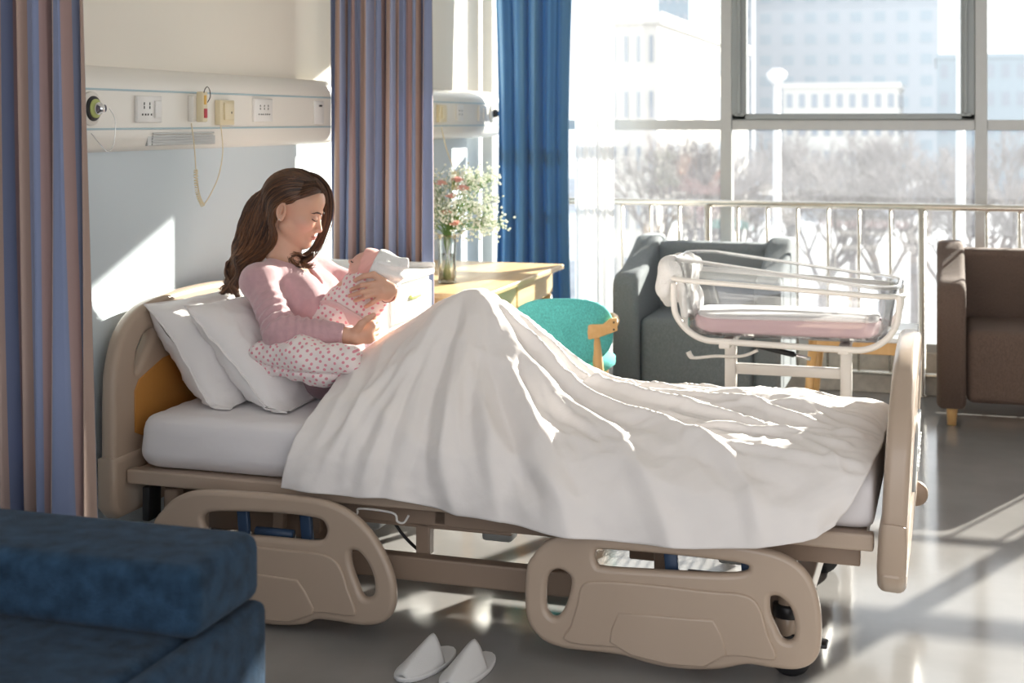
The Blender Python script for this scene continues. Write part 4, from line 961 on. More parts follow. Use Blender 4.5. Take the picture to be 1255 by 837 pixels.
# ------------------------------------------------------------------ pillows
def pillow(cx, cy, cz, lean, w_, h_, th, label, seed):
    n, m_ = 64, 48
    def side(sgn):
        X, Y = np.meshgrid(np.sin(np.linspace(-1, 1, n)*PI/2), np.sin(np.linspace(-1, 1, m_)*PI/2), indexing='ij')
        px_ = np.clip(1-np.abs(X)**2.6, 0, 1)**0.5; py_ = np.clip(1-np.abs(Y)**2.4, 0, 1)**0.5
        t = th/2*px_*py_
        pin = 1-0.05*(1-np.abs(Y)**2)*(np.abs(X)**4)
        wx = X*w_/2*(1-0.06*(1-Y**2)*X**4); wy = Y*h_/2*(1-0.07*(1-X**2)*Y**4)
        wr = 0.010*vnoise(X*0.8+sgn, Y*1.0, seed, 1.1)*px_**.5*py_**.5+0.004*np.sin(X*9+Y*4+seed)*np.abs(X)**2*py_
        rg = np.clip(1-np.abs(vnoise(X*1.1+Y*0.5, Y*0.9-X*0.3, seed+20+int(sgn), 0.8, 3))*1.6, 0, 1)**4; wr = wr+0.007*rg*px_**.6*py_**.6
        z = sgn*(t+wr)
        return np.stack([wx, wy, z+0.0035*vnoise(X*2.5, Y*2.0, seed+9, 1.6)*py_], -1)
    Tp, Bt = side(1), side(-1)
    edge_in = 0.0
    me1 = np.concatenate([Tp], 0)
    bm = bmesh.new()
    def addg(G, flip):
        V = [[bm.verts.new(G[i, j]) for j in range(G.shape[1])] for i in range(G.shape[0])]
        for i in range(G.shape[0]-1):
            for j in range(G.shape[1]-1):
                f = (V[i][j], V[i+1][j], V[i+1][j+1], V[i][j+1]); bm.faces.new(f[::-1] if flip else f)
        return V
    addg(Tp, False); addg(Bt, True); bmesh.ops.remove_doubles(bm, verts=bm.verts[:], dist=0.0012)
    # stitched flange all round
    bd = [Tp[i, 0] for i in range(n)]+[Tp[-1, j] for j in range(m_)]+[Tp[i, -1] for i in range(n-1, -1, -1)]+[Tp[0, j] for j in range(m_-1, -1, -1)]
    o = new('pillow', bm, M['cotton'])
    bd = np.array(bd); cen = bd.mean(0); rows = []
    for f_, off in ((0.985, 0.002), (1.0, 0.002), (1.02, 0.001), (1.035, 0.0)):
        q = bd.copy(); q[:, 0] *= 1+(f_-1)*0.75; q[:, 1] *= f_; q[:, 2] += 0.006*np.sin(np.arange(len(q))*0.16+seed)*(f_-0.985)*9; rows.append(q)
    fl = link('flange', grid_mesh(np.array(rows).transpose(1, 0, 2), closed_u=True), M['cotton'], o); solid(fl, 0.004)
    # local x -> across the bed (v), local y -> up the lean, local z -> towards the foot
    up = Vector((math.sin(lean), 0, math.cos(lean))); ax = Vector((0, 1, 0)); nz = ax.cross(up)
    Rm = Matrix((ax, up, nz)).transposed().to_4x4()
    o.matrix_world = Matrix.Translation(BL) @ Matrix.Rotation(BT, 4, 'Z') @ Matrix.Translation((cx, cy, cz)) @ Rm
    for ob in (o, fl):                                  # the lower edge sinks flat onto the mattress
        for vx in ob.data.vertices:
            w3 = Rm @ vx.co; zz = w3.z+cz
            if zz < 0.60:
                k3 = 0.60-zz; w3.z = (0.572+0.028*math.exp(-k3/0.028))-cz; w3.x += k3*0.45*(1 if vx.co.z > 0 else -0.5); vx.co = Rm.inverted() @ w3
    return tag(o, label, 'pillow', 'bed pillows')
pillow(0.085, 0.45, 0.705, math.radians(-36), 0.68, 0.44, 0.21, 'white pillow leaning against the headboard, behind the other pillow', 2)
pillow(0.250, 0.46, 0.705, math.radians(-42), 0.68, 0.47, 0.20, "white pillow directly behind the woman's back, in front of the other pillow", 5)
# ------------------------------------------------------------------ the woman (in the bed's frame)
SDF.cut = lambda s, c, d, R: s.field(lambda g, x, y, z: np.where((x-c[0])**2+(y-c[1])**2+(z-c[2])**2 < R*R, np.maximum(g, (x-c[0])*d[0]+(y-c[1])*d[1]+(z-c[2])*d[2]), g))
def A_(*p): return np.array(p, float)
def nrm_(a): a = np.array(a, float); return a/np.linalg.norm(a)
yaw, pit = math.radians(13), math.radians(20)
hf = A_(math.cos(yaw)*math.cos(pit), math.sin(yaw)*math.cos(pit), -math.sin(pit)); hl = A_(-math.sin(yaw), math.cos(yaw), 0); hu = np.cross(hf, hl)
HR = np.stack([hf, hl, hu], 1)
HC = bp(393.4, 283, 0.478)-HR@A_(0.106, 0, -0.036)
def hp_(x, y, z): return HC+HR@A_(x, y, z)
NB = A_(0.262, 0.455, 0.985); CH_ = A_(0.315, 0.46, 0.865); WA = A_(0.40, 0.46, 0.74); PE = A_(0.455, 0.455, 0.665)
SN = A_(0.250, 0.305, 0.945); EN = bp(343, 406, 0.205); WN = bp(436, 412, 0.275)
SF_ = A_(0.305, 0.62, 0.940); EF = A_(0.47, 0.665, 0.875); WF = bp(477, 360, 0.400)
ax = nrm_(NB-PE); fr_ = nrm_(np.cross(A_(0, 1, 0), ax)); TR = np.stack([fr_, A_(0, 1, 0), ax], 1)   # torso axes: front, side, up
def torso(s, o, k=0.03):
    s.ell(CH_, (0.095+o, 0.152+o, 0.150+o), TR, k); s.ell(WA, (0.088+o, 0.130+o, 0.13+o), TR, k); s.ell(PE, (0.10+o, 0.165+o, 0.105+o), TR, k)
    for sy in (-1, 1):
        s.ell(CH_+TR@A_(0.068, sy*0.066, -0.005), (0.046+o, 0.056+o, 0.060+o), TR, k*1.3)
        s.cap(NB+A_(-0.005, sy*0.03, -0.01), SN if sy < 0 else SF_, 0.040+o, 0.046+o, k=0.03)
def arms(s, o, k=0.018, sleeves=False):
    for S_, E_, W_ in ((SN, EN, WN), (SF_, EF, WF)):
        s.cap(S_, E_, 0.050+o, 0.040+o, k=0.03); m_ = E_+(W_-E_)*0.35; s.cap(E_, m_, 0.040+o, 0.037+o, k=0.02); s.cap(m_, W_, 0.037+o, 0.0245+o*1.1, k=0.02)
def finger(s, pts, r0, r1, k=0.004):
    n = len(pts)-1
    for i in range(n): s.cap(pts[i], pts[i+1], r0+(r1-r0)*i/n, r0+(r1-r0)*(i+1)/n, k=k)
FT = []      # far hand, four fingers and thumb, back of the hand to the camera
for kn_, md, tp__ in (((457, 348, .345), (443, 349.5, .325), (430.5, 355, .343)), ((458.5, 354.5, .342), (443, 358, .322), (428, 362.5, .340)), ((461, 360, .343), (448, 363.5, .324), (435, 368.5, .340)), ((465, 365, .350), (456, 371, .338), (448, 376, .345))):
    FT.append([bp(*kn_), bp(*md), bp(*tp__)])
TH = [bp(470, 345, .362), bp(458, 336.5, .350), bp(446, 338.5, .338), bp(435, 343.5, .338)]
NT = [bp(436, 405, .262), bp(443, 397, .255), bp(450, 391, .258), bp(458, 386, .268)]       # near hand's thumb
NF = []
for i, (x, y) in enumerate(((457, 395), (459, 402), (458, 409), (454, 416))):
    NF.append([bp(x-4, y+2, .300), bp(x+3, y-1, .345), bp(x+4, y-4, .385), bp(x-1, y-7, .415)])
body = SDF((0.05, 0.10, 0.50), (1.42, 0.80, 1.36), 0.0029)
s = body
torso(s, 0.0); arms(s, 0.0)
for sy, v_ in ((-1, 0.375), (1, 0.50)):
    K = A_(0.905, v_+0.012*-sy, 0.825); MT = A_(0.66, v_+0.03*sy, 0.652); s.cap(PE+A_(0.03, sy*0.085, -0.01), MT, 0.078, 0.066, k=0.03); s.cap(MT, K, 0.066, 0.050, k=0.03); s.cap(K, A_(1.22, v_-0.01, 0.612), 0.048, 0.034, k=0.02); s.cap(A_(1.20, v_-.01, 0.605), A_(1.36, v_-.01, 0.606), 0.028, 0.022, k=0.02)
s.cap(NB+A_(-0.01, 0, -0.03), hp_(-0.030, 0, -0.055), 0.052, 0.049, k=0.02)
s.cap(NB+A_(0.02, 0, -0.05), hp_(0.005, 0, -0.075), 0.045, 0.038, k=0.02)
# head
s.ell(hp_(-0.018, 0, 0.030), (0.094, 0.074, 0.084), HR, 0.02)
s.ell(hp_(0.026, 0, -0.022), (0.060, 0.060, 0.082), HR, 0.02)
s.ell(hp_(0.048, 0, 0.048), (0.038, 0.054, 0.040), HR, 0.02)
for sy in (-1, 1):
    s.cap(hp_(0.066, sy*0.008, -0.092), hp_(-0.004, sy*0.053, -0.055), 0.0165, 0.018, k=0.018)
    s.ell(hp_(0.052, sy*0.036, -0.022), (0.030, 0.024, 0.024), HR, 0.014)
    s.ell(hp_(0.096, sy*0.031, 0.004), (0.020, 0.017, 0.011), HR, 0.010, 's')
    s.ell(hp_(0.0745, sy*0.031, 0.000), (0.0135, 0.0155, 0.0105), HR, 0.004)
    s.cap(hp_(0.083, sy*0.020, 0.019), hp_(0.068, sy*0.046, 0.018), 0.0065, 0.005, k=0.008)
    s.ell(hp_(0.092, sy*0.0105, -0.0405), (0.0095, 0.0068, 0.0068), HR, 0.004)
s.ell(hp_(0.070, 0, -0.094), (0.0185, 0.020, 0.0165), HR, 0.012)
s.ell(hp_(0.074, 0, -0.062), (0.018, 0.028, 0.020), HR, 0.012)
s.cap(hp_(0.077, 0, 0.010), hp_(0.100, 0, -0.034), 0.0070, 0.0088, k=0.008)
s.ell(hp_(0.100, 0, -0.0365), (0.0090, 0.0090, 0.0080), HR, 0.004)
s.ell(hp_(0.0915, 0, -0.0590), (0.0075, 0.0190, 0.0048), HR, 0.003); s.ell(hp_(0.0895, 0, -0.0685), (0.0080, 0.0165, 0.0060), HR, 0.003)
s.cap(hp_(0.0985, -0.008, -0.0632), hp_(0.0985, 0.008, -0.0632), 0.0016, k=0.003, mode='s')
s.cap(hp_(0.088, -0.024, -0.0625), hp_(0.0985, -0.008, -0.0635), 0.0020, k=0.003, mode='s')
for sy in (-1, 1):
    er = HR@np.array(Matrix.Rotation(math.radians(-12), 3, 'Y') @ Matrix.Rotation(math.radians(sy*14), 3, 'Z'))
    c_ = hp_(-0.026, sy*0.079, -0.008)
    s.ell(c_, (0.0185, 0.0085, 0.0330), er, 0.004); s.ell(c_+er@A_(0.001, sy*0.008, 0.004), (0.0115, 0.0110, 0.0215), er, 0.002, 's'); s.ell(c_+er@A_(0.004, sy*0.003, -0.026), (0.008, 0.006, 0.009), er, 0.004)
    s.cap(c_+er@A_(0.004, sy*0.004, 0.012), c_+er@A_(0.0, sy*0.004, -0.012), 0.0028, k=0.003)
# far hand
s.cap(WF, bp(472, 356, .362), 0.0235, 0.022, k=0.012)
for p0, w_ in ((bp(466, 347, .357), .0135), (bp(469, 353, .355), .0145), (bp(472, 359, .357), .0140), (bp(474, 364, .362), .0125)): s.cap(bp(479, 356, .375), p0, 0.018, w_, k=0.010)
for f_, p0 in zip(FT, (bp(468, 347.5, .357), bp(470, 353, .355), bp(472, 358.5, .357), bp(473, 363, .362))):
    s.cap(p0, f_[0], 0.0130, 0.0098, k=0.008); finger(s, f_, 0.0094, 0.0066, 0.003)
finger(s, [bp(480, 352, .375)]+TH, 0.0135, 0.0072, 0.005)
# near hand
PN = bp(448, 407, .292)
s.cap(WN, PN, 0.0245, 0.023, k=0.010); s.cap(WN, bp(452, 414, .305), 0.022, 0.019, k=0.012); s.cap(PN, bp(455, 399, .305), 0.021, 0.016, k=0.010)
for f_ in NF: finger(s, f_, 0.0095, 0.0070, 0.004)
finger(s, NT, 0.0135, 0.0080, 0.006)
person = thing('person', BL, 'woman in a pink sweater sitting up in bed, cradling a baby', 'person', None, BT)
bme = body.mesh(1)
co = np.empty(len(bme.vertices)*3, np.float32); bme.vertices.foreach_get('co', co); co = co.reshape(-1, 3)
lc = (co-HC)@HR
col = np.tile(A_(0.66, 0.385, 0.275), (len(co), 1))
def blob(c, r, cc, am):
    d = np.exp(-np.sum(((lc-np.array(c))/np.array(r))**2, 1))[:, None]*am
    return col*(1-d)+np.array(cc)*d
col = blob((0.096, 0, -0.0585), (0.012, 0.020, 0.0040), (0.55, 0.13, 0.13), 1.0); col = blob((0.095, 0, -0.068), (0.012, 0.017, 0.0045), (0.62, 0.17, 0.17), 1.0)
col = blob((0.055, -0.045, -0.030), (0.03, 0.03, 0.022), (0.80, 0.42, 0.34), 0.5); col = blob((0.105, 0, -0.037), (0.012, 0.014, 0.010), (0.78, 0.42, 0.34), 0.4)
for q in [f[-1] for f in FT]+[TH[-1], NT[-1]]:
    d = np.exp(-np.sum((co-q)**2, 1)/0.010**2)[:, None]*0.6; col = col*(1-d)+A_(0.80, 0.42, 0.36)*d
ca = bme.color_attributes.new('Col', 'FLOAT_COLOR', 'POINT'); ca.data.foreach_set('color', np.concatenate([col, np.ones((len(co), 1))], 1).astype(np.float32).ravel())
link('body', bme, M['skin'], person)
# clothing
sw_ = SDF((0.05, 0.10, 0.52), (0.80, 0.80, 1.08), 0.0038)
torso(sw_, 0.009); 
for S_, E_, W_, cf in ((SN, EN, WN, bp(421, 411, .262)), (SF_, EF, WF, EF+(WF-EF)*0.62)):
    sw_.cap(S_, E_, 0.056, 0.050, k=0.025); sw_.cap(E_, cf, 0.0525, 0.0375, k=0.03)
    sw_.ell(S_+A_(-0.002, 0, 0.004), (0.056, 0.053, 0.053), k=0.03)
axf = nrm_(WN-EN); axu = nrm_(EN-SN)
def folds(g, x, y, z):
    def near(c, r): return np.exp(-(((x-c[0])**2+(y-c[1])**2+(z-c[2])**2)/r**2))
    t1 = (x-EN[0])*axf[0]+(y-EN[1])*axf[1]+(z-EN[2])*axf[2]; t2 = (x-EN[0])*axu[0]+(y-EN[1])*axu[1]+(z-EN[2])*axu[2]
    c1 = EN+axf*0.07+A_(0, -0.02, 0.03); c2 = EN-axu*0.07+A_(0.03, -0.02, 0.0)
    g = g-0.0042*near(c1, 0.085)*(0.35+np.sin(t1*230+18*(z-EN[2])+np.sin(y*60)*0.8))-0.0055*near(c2, 0.075)*np.sin(t2*190+30*(x-EN[0])+0.6)
    g = g-0.0040*near(CH_+A_(0.06, 0, -0.11), 0.10)*np.sin(z*150+x*60+y*20)-0.0030*near(SN+A_(0.05, -0.02, -0.05), 0.08)*np.sin((x+z)*110+y*30)
    g = g-0.0018*np.sin(x*37+2)*np.sin(y*31+z*29)
    return g
sw_.field(folds)
for S_, E_, cf in ((SN, EN, bp(421, 411, .262)), (SF_, EF, EF+(WF-EF)*0.62)): sw_.cut(cf, nrm_(cf-E_), 0.06)
nk = NB+(HC-NB)*0.30
sw_.ell(NB+A_(0.005, 0, 0.040), (0.060, 0.072, 0.058), k=0.004, mode='s'); sw_.cap(NB+A_(0.03, 0, 0.02), bp(380, 345, .44)+A_(0.030, 0, 0), 0.042, 0.014, k=0.004, mode='s')
sw_.field(lambda g, x, y, z: np.maximum(g, 0.625-z-0.1*(x-0.45)))
link('sweater', sw_.mesh(1), M['sweater'], person)
tr = SDF((0.25, 0.14, 0.50), (1.35, 0.76, 0.95), 0.006)
tr.ell(PE+A_(0.0, 0, -0.01), (0.115, 0.178, 0.105), TR, 0.03)
for sy, v_ in ((-1, 0.375), (1, 0.50)):
    K = A_(0.905, v_+0.012*-sy, 0.825); MT = A_(0.66, v_+0.03*sy, 0.648); tr.cap(PE+A_(0.04, sy*0.090, -0.012), MT, 0.088, 0.072, k=0.03); tr.cap(MT, K, 0.072, 0.056, k=0.03); tr.cap(K, A_(1.18, v_-0.01, 0.635), 0.055, 0.042, k=0.02)
tr.field(lambda g, x, y, z: np.maximum(g-0.004*np.sin(x*70+z*50)*np.sin(y*22+x*20), 0.572-z))
link('trousers', tr.mesh(1), M['trousers'], person)
# lashes, brow
def hpt(lst): return [Vector(hp_(*p)) for p in lst]
def drape_on(lst, off=0.0006):
    out = []
    for p in lst:          # march in from outside until the skin is met
        q = A_(*p); st = A_(q[0]+0.03, q[1]*1.25, q[2]); dr = q-st; dr = dr/np.linalg.norm(dr); cur = st.copy()
        for _ in range(90):
            d = body.at(HC+HR@cur)
            if d < 0.0008: break
            cur = cur+dr*0.0007
        out.append(Vector(HC+HR@(cur-dr*off)))
    return out
lash = bmesh.new(); brow = bmesh.new()
for sy in (-1, 1):
    tube(lash, drape_on([tuple(p) for p in spline([(0.080, sy*0.019, -0.0045), (0.084, sy*0.026, -0.0068), (0.083, sy*0.036, -0.0070), (0.075, sy*0.048, -0.0030)], 5)], 0.0006), [0.0008]+[0.0022]*14+[0.0010], 6)
    tube(brow, drape_on([tuple(p) for p in spline([(0.088, sy*0.015, 0.017), (0.085, sy*0.028, 0.0215), (0.075, sy*0.042, 0.0205), (0.066, sy*0.050, 0.015)], 5)], 0.0003), [0.0020]*6+[0.0030]*4+[0.0022]*4+[0.0010]*2, 6)
new('eyelashes', lash, M['brow'], person); new('eyebrows', brow, M['brow'], person)
new('lip_line', T(drape_on([tuple(p) for p in spline([(0.090, -0.021, -0.0620), (0.094, -0.011, -0.0635), (0.095, 0, -0.0637), (0.094, 0.011, -0.0635), (0.090, 0.021, -0.062)], 4)], 0.0), 0.0008, 5), mat('lip_dark', (0.30, 0.07, 0.07), 0.5), person)
bw_ = [Vector(WF+HRr) for HRr in []]
cb_ = bp(475, 361, .385); bdir = nrm_(bp(472, 356, .362)-WF); e1 = nrm_(np.cross(bdir, A_(0, 1, 0))); e2 = np.cross(bdir, e1)
new('bracelet', T([Vector(cb_+(e1*math.cos(t)+e2*math.sin(t))*0.0265) for t in np.linspace(0, 2*PI, 29)[:-1]], 0.0013, 6, True), mat('bracelet_cord', (0.25, 0.03, 0.03), 0.4), person)
new('earring', (lambda b_: (bmesh.ops.create_icosphere(b_, subdivisions=2, radius=0.0028, matrix=Matrix.Translation(Vector(hp_(-0.020, -0.0885, -0.036)))), b_)[1])(bmesh.new()), M['chrome'], person)
# hair: scalp mass + wavy locks
hs_ = SDF((0.02, 0.28, 0.84), (0.50, 0.64, 1.36), 0.004)
hs_.ell(hp_(-0.016, 0, 0.034), (0.105, 0.086, 0.094), HR, 0.02)
def hair_clip(g, x, y, z):
    a, b, c = x-HC[0], y-HC[1], z-HC[2]; lx = a*hf[0]+b*hf[1]+c*hf[2]; lz = a*hu[0]+b*hu[1]+c*hu[2]; ly = a*hl[0]+b*hl[1]+c*hl[2]
    keep = (0.018+0.80*(lx+0.02))-lz+0.9*np.maximum(np.abs(ly)-0.055, 0)*0
    keep = np.where(lx < -0.040, np.minimum(keep, (lx+0.040)), keep)
    return np.maximum(g, keep*0.8)
hs_.field(hair_clip)
for (x0, y0, v0, r0), (x1, y1, v1, r1) in (((322, 256, .46, .055), (312, 285, .455, .048)), ((312, 285, .455, .048), (303, 308, .445, .040)), ((303, 308, .445, .040), (293, 330, .43, .024)), ((328, 262, .44, .035), (325, 295, .44, .030)), ((325, 295, .44, .030), (308, 314, .44, .024))):
    hs_.cap(bp(x0, y0, v0), bp(x1, y1, v1), r0, r1, k=0.02)
hs_.ell(hp_(-0.026, -0.085, -0.008), (0.024, 0.022, 0.038), HR, 0.004, 's')
r = np.random.default_rng(21)
HV, HF, HCOL = [], [], []
gg = np.stack(np.gradient(hs_.g, hs_.vox), -1)
def hug(P_, off, pull=0.03):
    P_ = np.array(P_, float)
    for _ in range(3):
        i = np.clip((P_-hs_.lo)/hs_.vox, 1, hs_.n-2); j = np.round(i).astype(int); d = hs_.g[j[:, 0], j[:, 1], j[:, 2]]; n = gg[j[:, 0], j[:, 1], j[:, 2]]
        n = n/(np.linalg.norm(n, axis=1, keepdims=True)+1e-6); mv_ = np.where(d < off, off-d, np.where(d < pull, (off-d)*0.6, 0)); P_ = P_+n*mv_[:, None]
    for _ in range(2): P_[1:-1] = (P_[:-2]+2*P_[1:-1]+P_[2:])/4
    return P_
def strand(P_, r0, r1=None, wave=0.0, wf=3.0, ph=0.0):
    P_ = np.array(P_, float); n = len(P_); t = np.linspace(0, 1, n)[:, None]
    tg = np.gradient(P_, axis=0); tg /= np.linalg.norm(tg, axis=1, keepdims=True)+1e-9
    sd = np.cross(tg, A_(0.1, 1, 0.05)); sd /= np.linalg.norm(sd, axis=1, keepdims=True)+1e-9; up = np.cross(sd, tg)
    P_ = P_+sd*wave*np.clip(t*1.8-0.5, 0, 1)*np.sin(t*wf*2*PI+ph)+up*wave*0.7*np.clip(t*1.8-0.5, 0, 1)*np.cos(t*wf*2*PI+ph)
    rad = (r0*(np.minimum(1, t*8+0.5))*(1-0.75*t**2.5))
    b0 = len(HV); q_ = r.random()**1.6; cc_ = np.array((0.028, 0.012, 0.008))*(1-q_)+np.array((0.20, 0.088, 0.038))*q_; HCOL.extend([cc_*(0.72+0.6*min(1, i_/n*1.8)) for i_ in range(n) for _ in range(4)])
    for i in range(n):
        for k in range(4):
            c, s_ = math.cos(k*PI/2), math.sin(k*PI/2); HV.append(P_[i]+(sd[i]*c+up[i]*s_)*rad[i])
    for i in range(n-1):
        for k in range(4): HF.append((b0+4*i+k, b0+4*i+(k+1) % 4, b0+4*i+4+(k+1) % 4, b0+4*i+4+k))
OUT = spline([(386, 215, 0), (365, 206.5, 0), (338, 213, 0), (319, 236, 0), (306, 262, 0), (296, 283, 0), (290, 305, 0), (280, 326, 0), (279, 343, 0), (273, 360, 0)], 5)
INN = spline([(388, 233, 0), (371, 240, 0), (353, 247, 0), (339, 254, 0), (338, 270, 0), (341, 288, 0), (333, 306, 0), (310, 322, 0), (295, 345, 0), (287, 362, 0)], 5)
OUT, INN = np.array(OUT), np.array(INN); NSG = len(OUT)
for i in range(1500):
    far = r.random() < 0.28; a = r.beta(1.0, 0.9); 
    if far: a *= 0.55
    end = NSG if r.random() < 0.6 else int(NSG*r.uniform(0.70, 1.0)); st_ = 0 if r.random() < .75 else int(NSG*r.uniform(0.0, 0.35)); pts = []
    dj = r.normal(0, 1.0); dv = r.normal(0, 0.004); drift = r.normal(0, 0.12)
    for j in range(st_, end, 2):
        t = j/(NSG-1); aa = min(max(a+drift*t, 0), 1); q = OUT[j]*(1-aa)+INN[j]*aa
        h_ = min(1, max(0, (t-0.38)/0.2)); head = 0.086*math.sin(aa*PI/2)**0.8*math.sqrt(max(0, 1-0.35*(1-min(t/0.12, 1)))) 
        low = 0.052*math.sin(min(max(aa, 0.0), 1)*PI)**0.7*(1-0.5*max(0, t-.6)/.4)
        bul = head*(1-h_)+low*h_; v_ = 0.463-0.012*h_-(bul+dv if not far else -(bul*0.95+dv))
        pts.append(bp(q[0]+dj*(0.3+1.2*t), q[1]+dj*0.5*t, v_))
    if len(pts) < 5: continue
    n_ = len(pts); pts = hug([p for p in spline(pts, 2)], r.uniform(0.0005, 0.006)) if not far else [p for p in spline(pts, 2)]
    strand(pts, r.uniform(0.0010, 0.0021), wave=r.uniform(0.002, 0.009), wf=r.uniform(2.2, 2.9), ph=i % 7*0.5+r.normal(0, .35))
# loose curls at the back
for (pl_, w_, n) in (([(292, 312, .42), (280, 322, .42), (277, 335, .42), (284, 347, .42), (276, 357, .42), (271, 362, .42), (276, 369, .42), (289, 368, .42)], 2.2, 60), ([(296, 300, .41), (288, 318, .40), (291, 335, .40), (283, 350, .40), (290, 360, .40), (294, 368, .40)], 2.5, 60),
                     ([(312, 262, .43), (299, 274, .44), (293, 287, .44), (296, 300, .44), (300, 312, .43)], 1.6, 22), ([(290, 318, .42), (279, 320, .42), (277, 326, .42), (283, 336, .42), (279, 346, .42)], 0.8, 8), ([(283, 347, .42), (275, 350, .42), (268, 354, .42)], 0.8, 5),
                     ([(352, 245, .400), (341, 250, .388), (335, 261, .384), (334, 276, .388), (337, 292, .395), (331, 306, .41), (316, 318, .41)], 1.8, 110), ([(345, 246, .39), (335, 256, .385), (331, 272, .385), (333, 288, .39), (327, 304, .40), (310, 318, .40)], 2.0, 90),
                     ([(393, 234, .49), (386, 232, .465), (376, 237, .435), (364, 242, .41), (353, 247, .395), (341, 254, .388), (333, 268, .39)], 1.7, 130), ([(391, 226, .48), (382, 224, .46), (370, 228, .435), (356, 236, .405), (342, 247, .39), (330, 264, .39)], 2.6, 130),
                     # far side: falls beyond the face and curls in under the chin
                     ([(372, 211, .485), (388, 216, .52), (399, 228, .54), (403.5, 246, .55), (402.5, 264, .55), (398, 282, .545), (391, 298, .53), (382, 309, .51), (368, 318, .48), (357, 322, .455)], 3.2, 200),
                     ([(388, 219, .50), (396, 232, .52), (399, 250, .54), (399, 268, .545), (394, 286, .54), (386, 303, .52), (376, 315, .49), (362, 321, .45), (353, 317, .43)], 3.4, 120),
                     ([(385, 306, .50), (372, 314, .46), (361, 312, .43), (353, 316, .42), (357, 324, .415), (369, 328, .42)], 4.0, 60), ([(383, 308, .49), (380, 316, .47), (370, 322, .44), (376, 327, .43), (383, 323, .44)], 3.2, 35),
                     ([(393, 232, .49), (389, 221, .485), (376, 212, .47), (357, 208, .455), (335, 217, .44), (317, 240, .42), (305, 268, .42)], 2.2, 110), ([(392, 236, .48), (386, 226, .465), (370, 218, .45), (350, 220, .43), (330, 240, .41), (316, 270, .40)], 2.4, 90),
                     ([(392, 233, .47), (378, 222, .445), (360, 222, .415), (342, 236, .395), (331, 258, .39), (333, 284, .40), (326, 304, .41)], 2.6, 70)):
    for i in range(n):
        jx, jy, jv = r.normal(0, w_), r.normal(0, w_*0.6), r.normal(0, 0.004)
        rooted = pl_[0][0] > 389 and pl_[-1][0] < 336
        P0 = [bp(x+jx*(0.35+0.65*k/len(pl_)), y+jy*(0.35+0.65*k/len(pl_)), v+jv) for k, (x, y, v) in enumerate(pl_)]
        P0 = spline(P0, 5)
        if rooted: P0 = hug(P0, r.uniform(0.001, 0.005))
        strand(P0, r.uniform(0.0009, 0.0018), wave=r.uniform(0.001, 0.004), wf=r.uniform(1.5, 3), ph=r.uniform(0, 1.5))
me1 = hs_.mesh(2)
mv = np.empty(len(me1.vertices)*3); me1.vertices.foreach_get('co', mv); mf = [tuple(p.vertices) for p in me1.polygons]; nb = len(HV)
hm = bpy.data.meshes.new('hair'); hm.from_pydata([tuple(p) for p in HV]+[tuple(p) for p in mv.reshape(-1, 3)], [], HF+[tuple(i+nb for i in f) for f in mf]); hm.update()
hc_ = hm.color_attributes.new('Col', 'FLOAT_COLOR', 'POINT'); hcol = np.concatenate([np.array(HCOL), np.tile((0.070, 0.031, 0.017), (len(mv)//3, 1))]); hc_.data.foreach_set('color', np.concatenate([hcol, np.ones((len(hcol), 1))], 1).astype(np.float32).ravel())
link('hair', hm, M['hair'], person)
# ------------------------------------------------------------------ the baby
baby = thing('baby', BL, "swaddled newborn with closed eyes and pink cap in the woman's arms", 'baby', None, BT)
BH = bp(451, 327, .435)
b = SDF((0.36, 0.28, 0.74), (0.76, 0.60, 1.08), 0.0028)
b.ell(BH, (0.056, 0.048, 0.050), k=0.01); bf = nrm_(A_(-0.86, -0.22, 0.38)); bu = nrm_(A_(0.40, 0.0, 0.92)-bf*np.dot(A_(0.40, 0, 0.92), bf)); bs_ = np.cross(bu, bf)
bl = lambda x, y, z: BH+bf*x+bs_*y+bu*z
BR = np.stack([bf, bs_, bu], 1)
b.ell(bl(0.020, 0, -0.012), (0.036, 0.037, 0.040), BR, 0.012)
for sy in (-1, 1): b.ell(bl(0.038, sy*0.018, -0.016), (0.016, 0.016, 0.015), BR, 0.008); b.ell(bl(0.046, sy*0.017, 0.006), (0.009, 0.010, 0.006), BR, 0.003)
b.ell(bl(0.058, 0, -0.007), (0.0100, 0.0085, 0.008), BR, 0.005); b.ell(bl(0.050, 0, -0.022), (0.0095, 0.012, 0.0050), BR, 0.002); b.ell(bl(0.049, 0, -0.030), (0.0085, 0.010, 0.0045), BR, 0.003); b.ell(bl(0.040, 0, -0.038), (0.013, 0.014, 0.010), BR, 0.008)
b.cap(BH+A_(-0.01, 0, -0.03), bp(430, 360, .425), 0.03, 0.05, k=0.02); b.cap(bp(430, 360, .425), bp(395, 392, .42), 0.05, 0.045, k=0.02)
bm_ = b.mesh(1); n_ = len(bm_.vertices); ca = bm_.color_attributes.new('Col', 'FLOAT_COLOR', 'POINT'); cc = np.empty(n_*3, np.float32); bm_.vertices.foreach_get('co', cc); cc = cc.reshape(-1, 3); bc = np.tile(A_(0.78, 0.46, 0.37), (n_, 1))
d = np.exp(-np.sum(((cc-bl(0.054, 0, -0.025))/0.010)**2, 1))[:, None]*0.8; bc = bc*(1-d)+A_(0.62, 0.22, 0.2)*d
ca.data.foreach_set('color', np.concatenate([bc, np.ones((n_, 1))], 1).astype(np.float32).ravel()); link('body', bm_, M['skin'], baby)
def blt(l): return [Vector(bl(*p)) for p in l]
eb = bmesh.new()
for sy in (-1, 1): tube(eb, blt([tuple(p) for p in spline([(0.0535, sy*0.008, 0.001), (0.0560, sy*0.017, -0.002), (0.048, sy*0.028, 0.001)], 5)]), 0.0016, 5)
new('eyelids', eb, M['brow'], baby)
h = SDF((0.48, 0.30, 0.88), (0.80, 0.62, 1.09), 0.003)
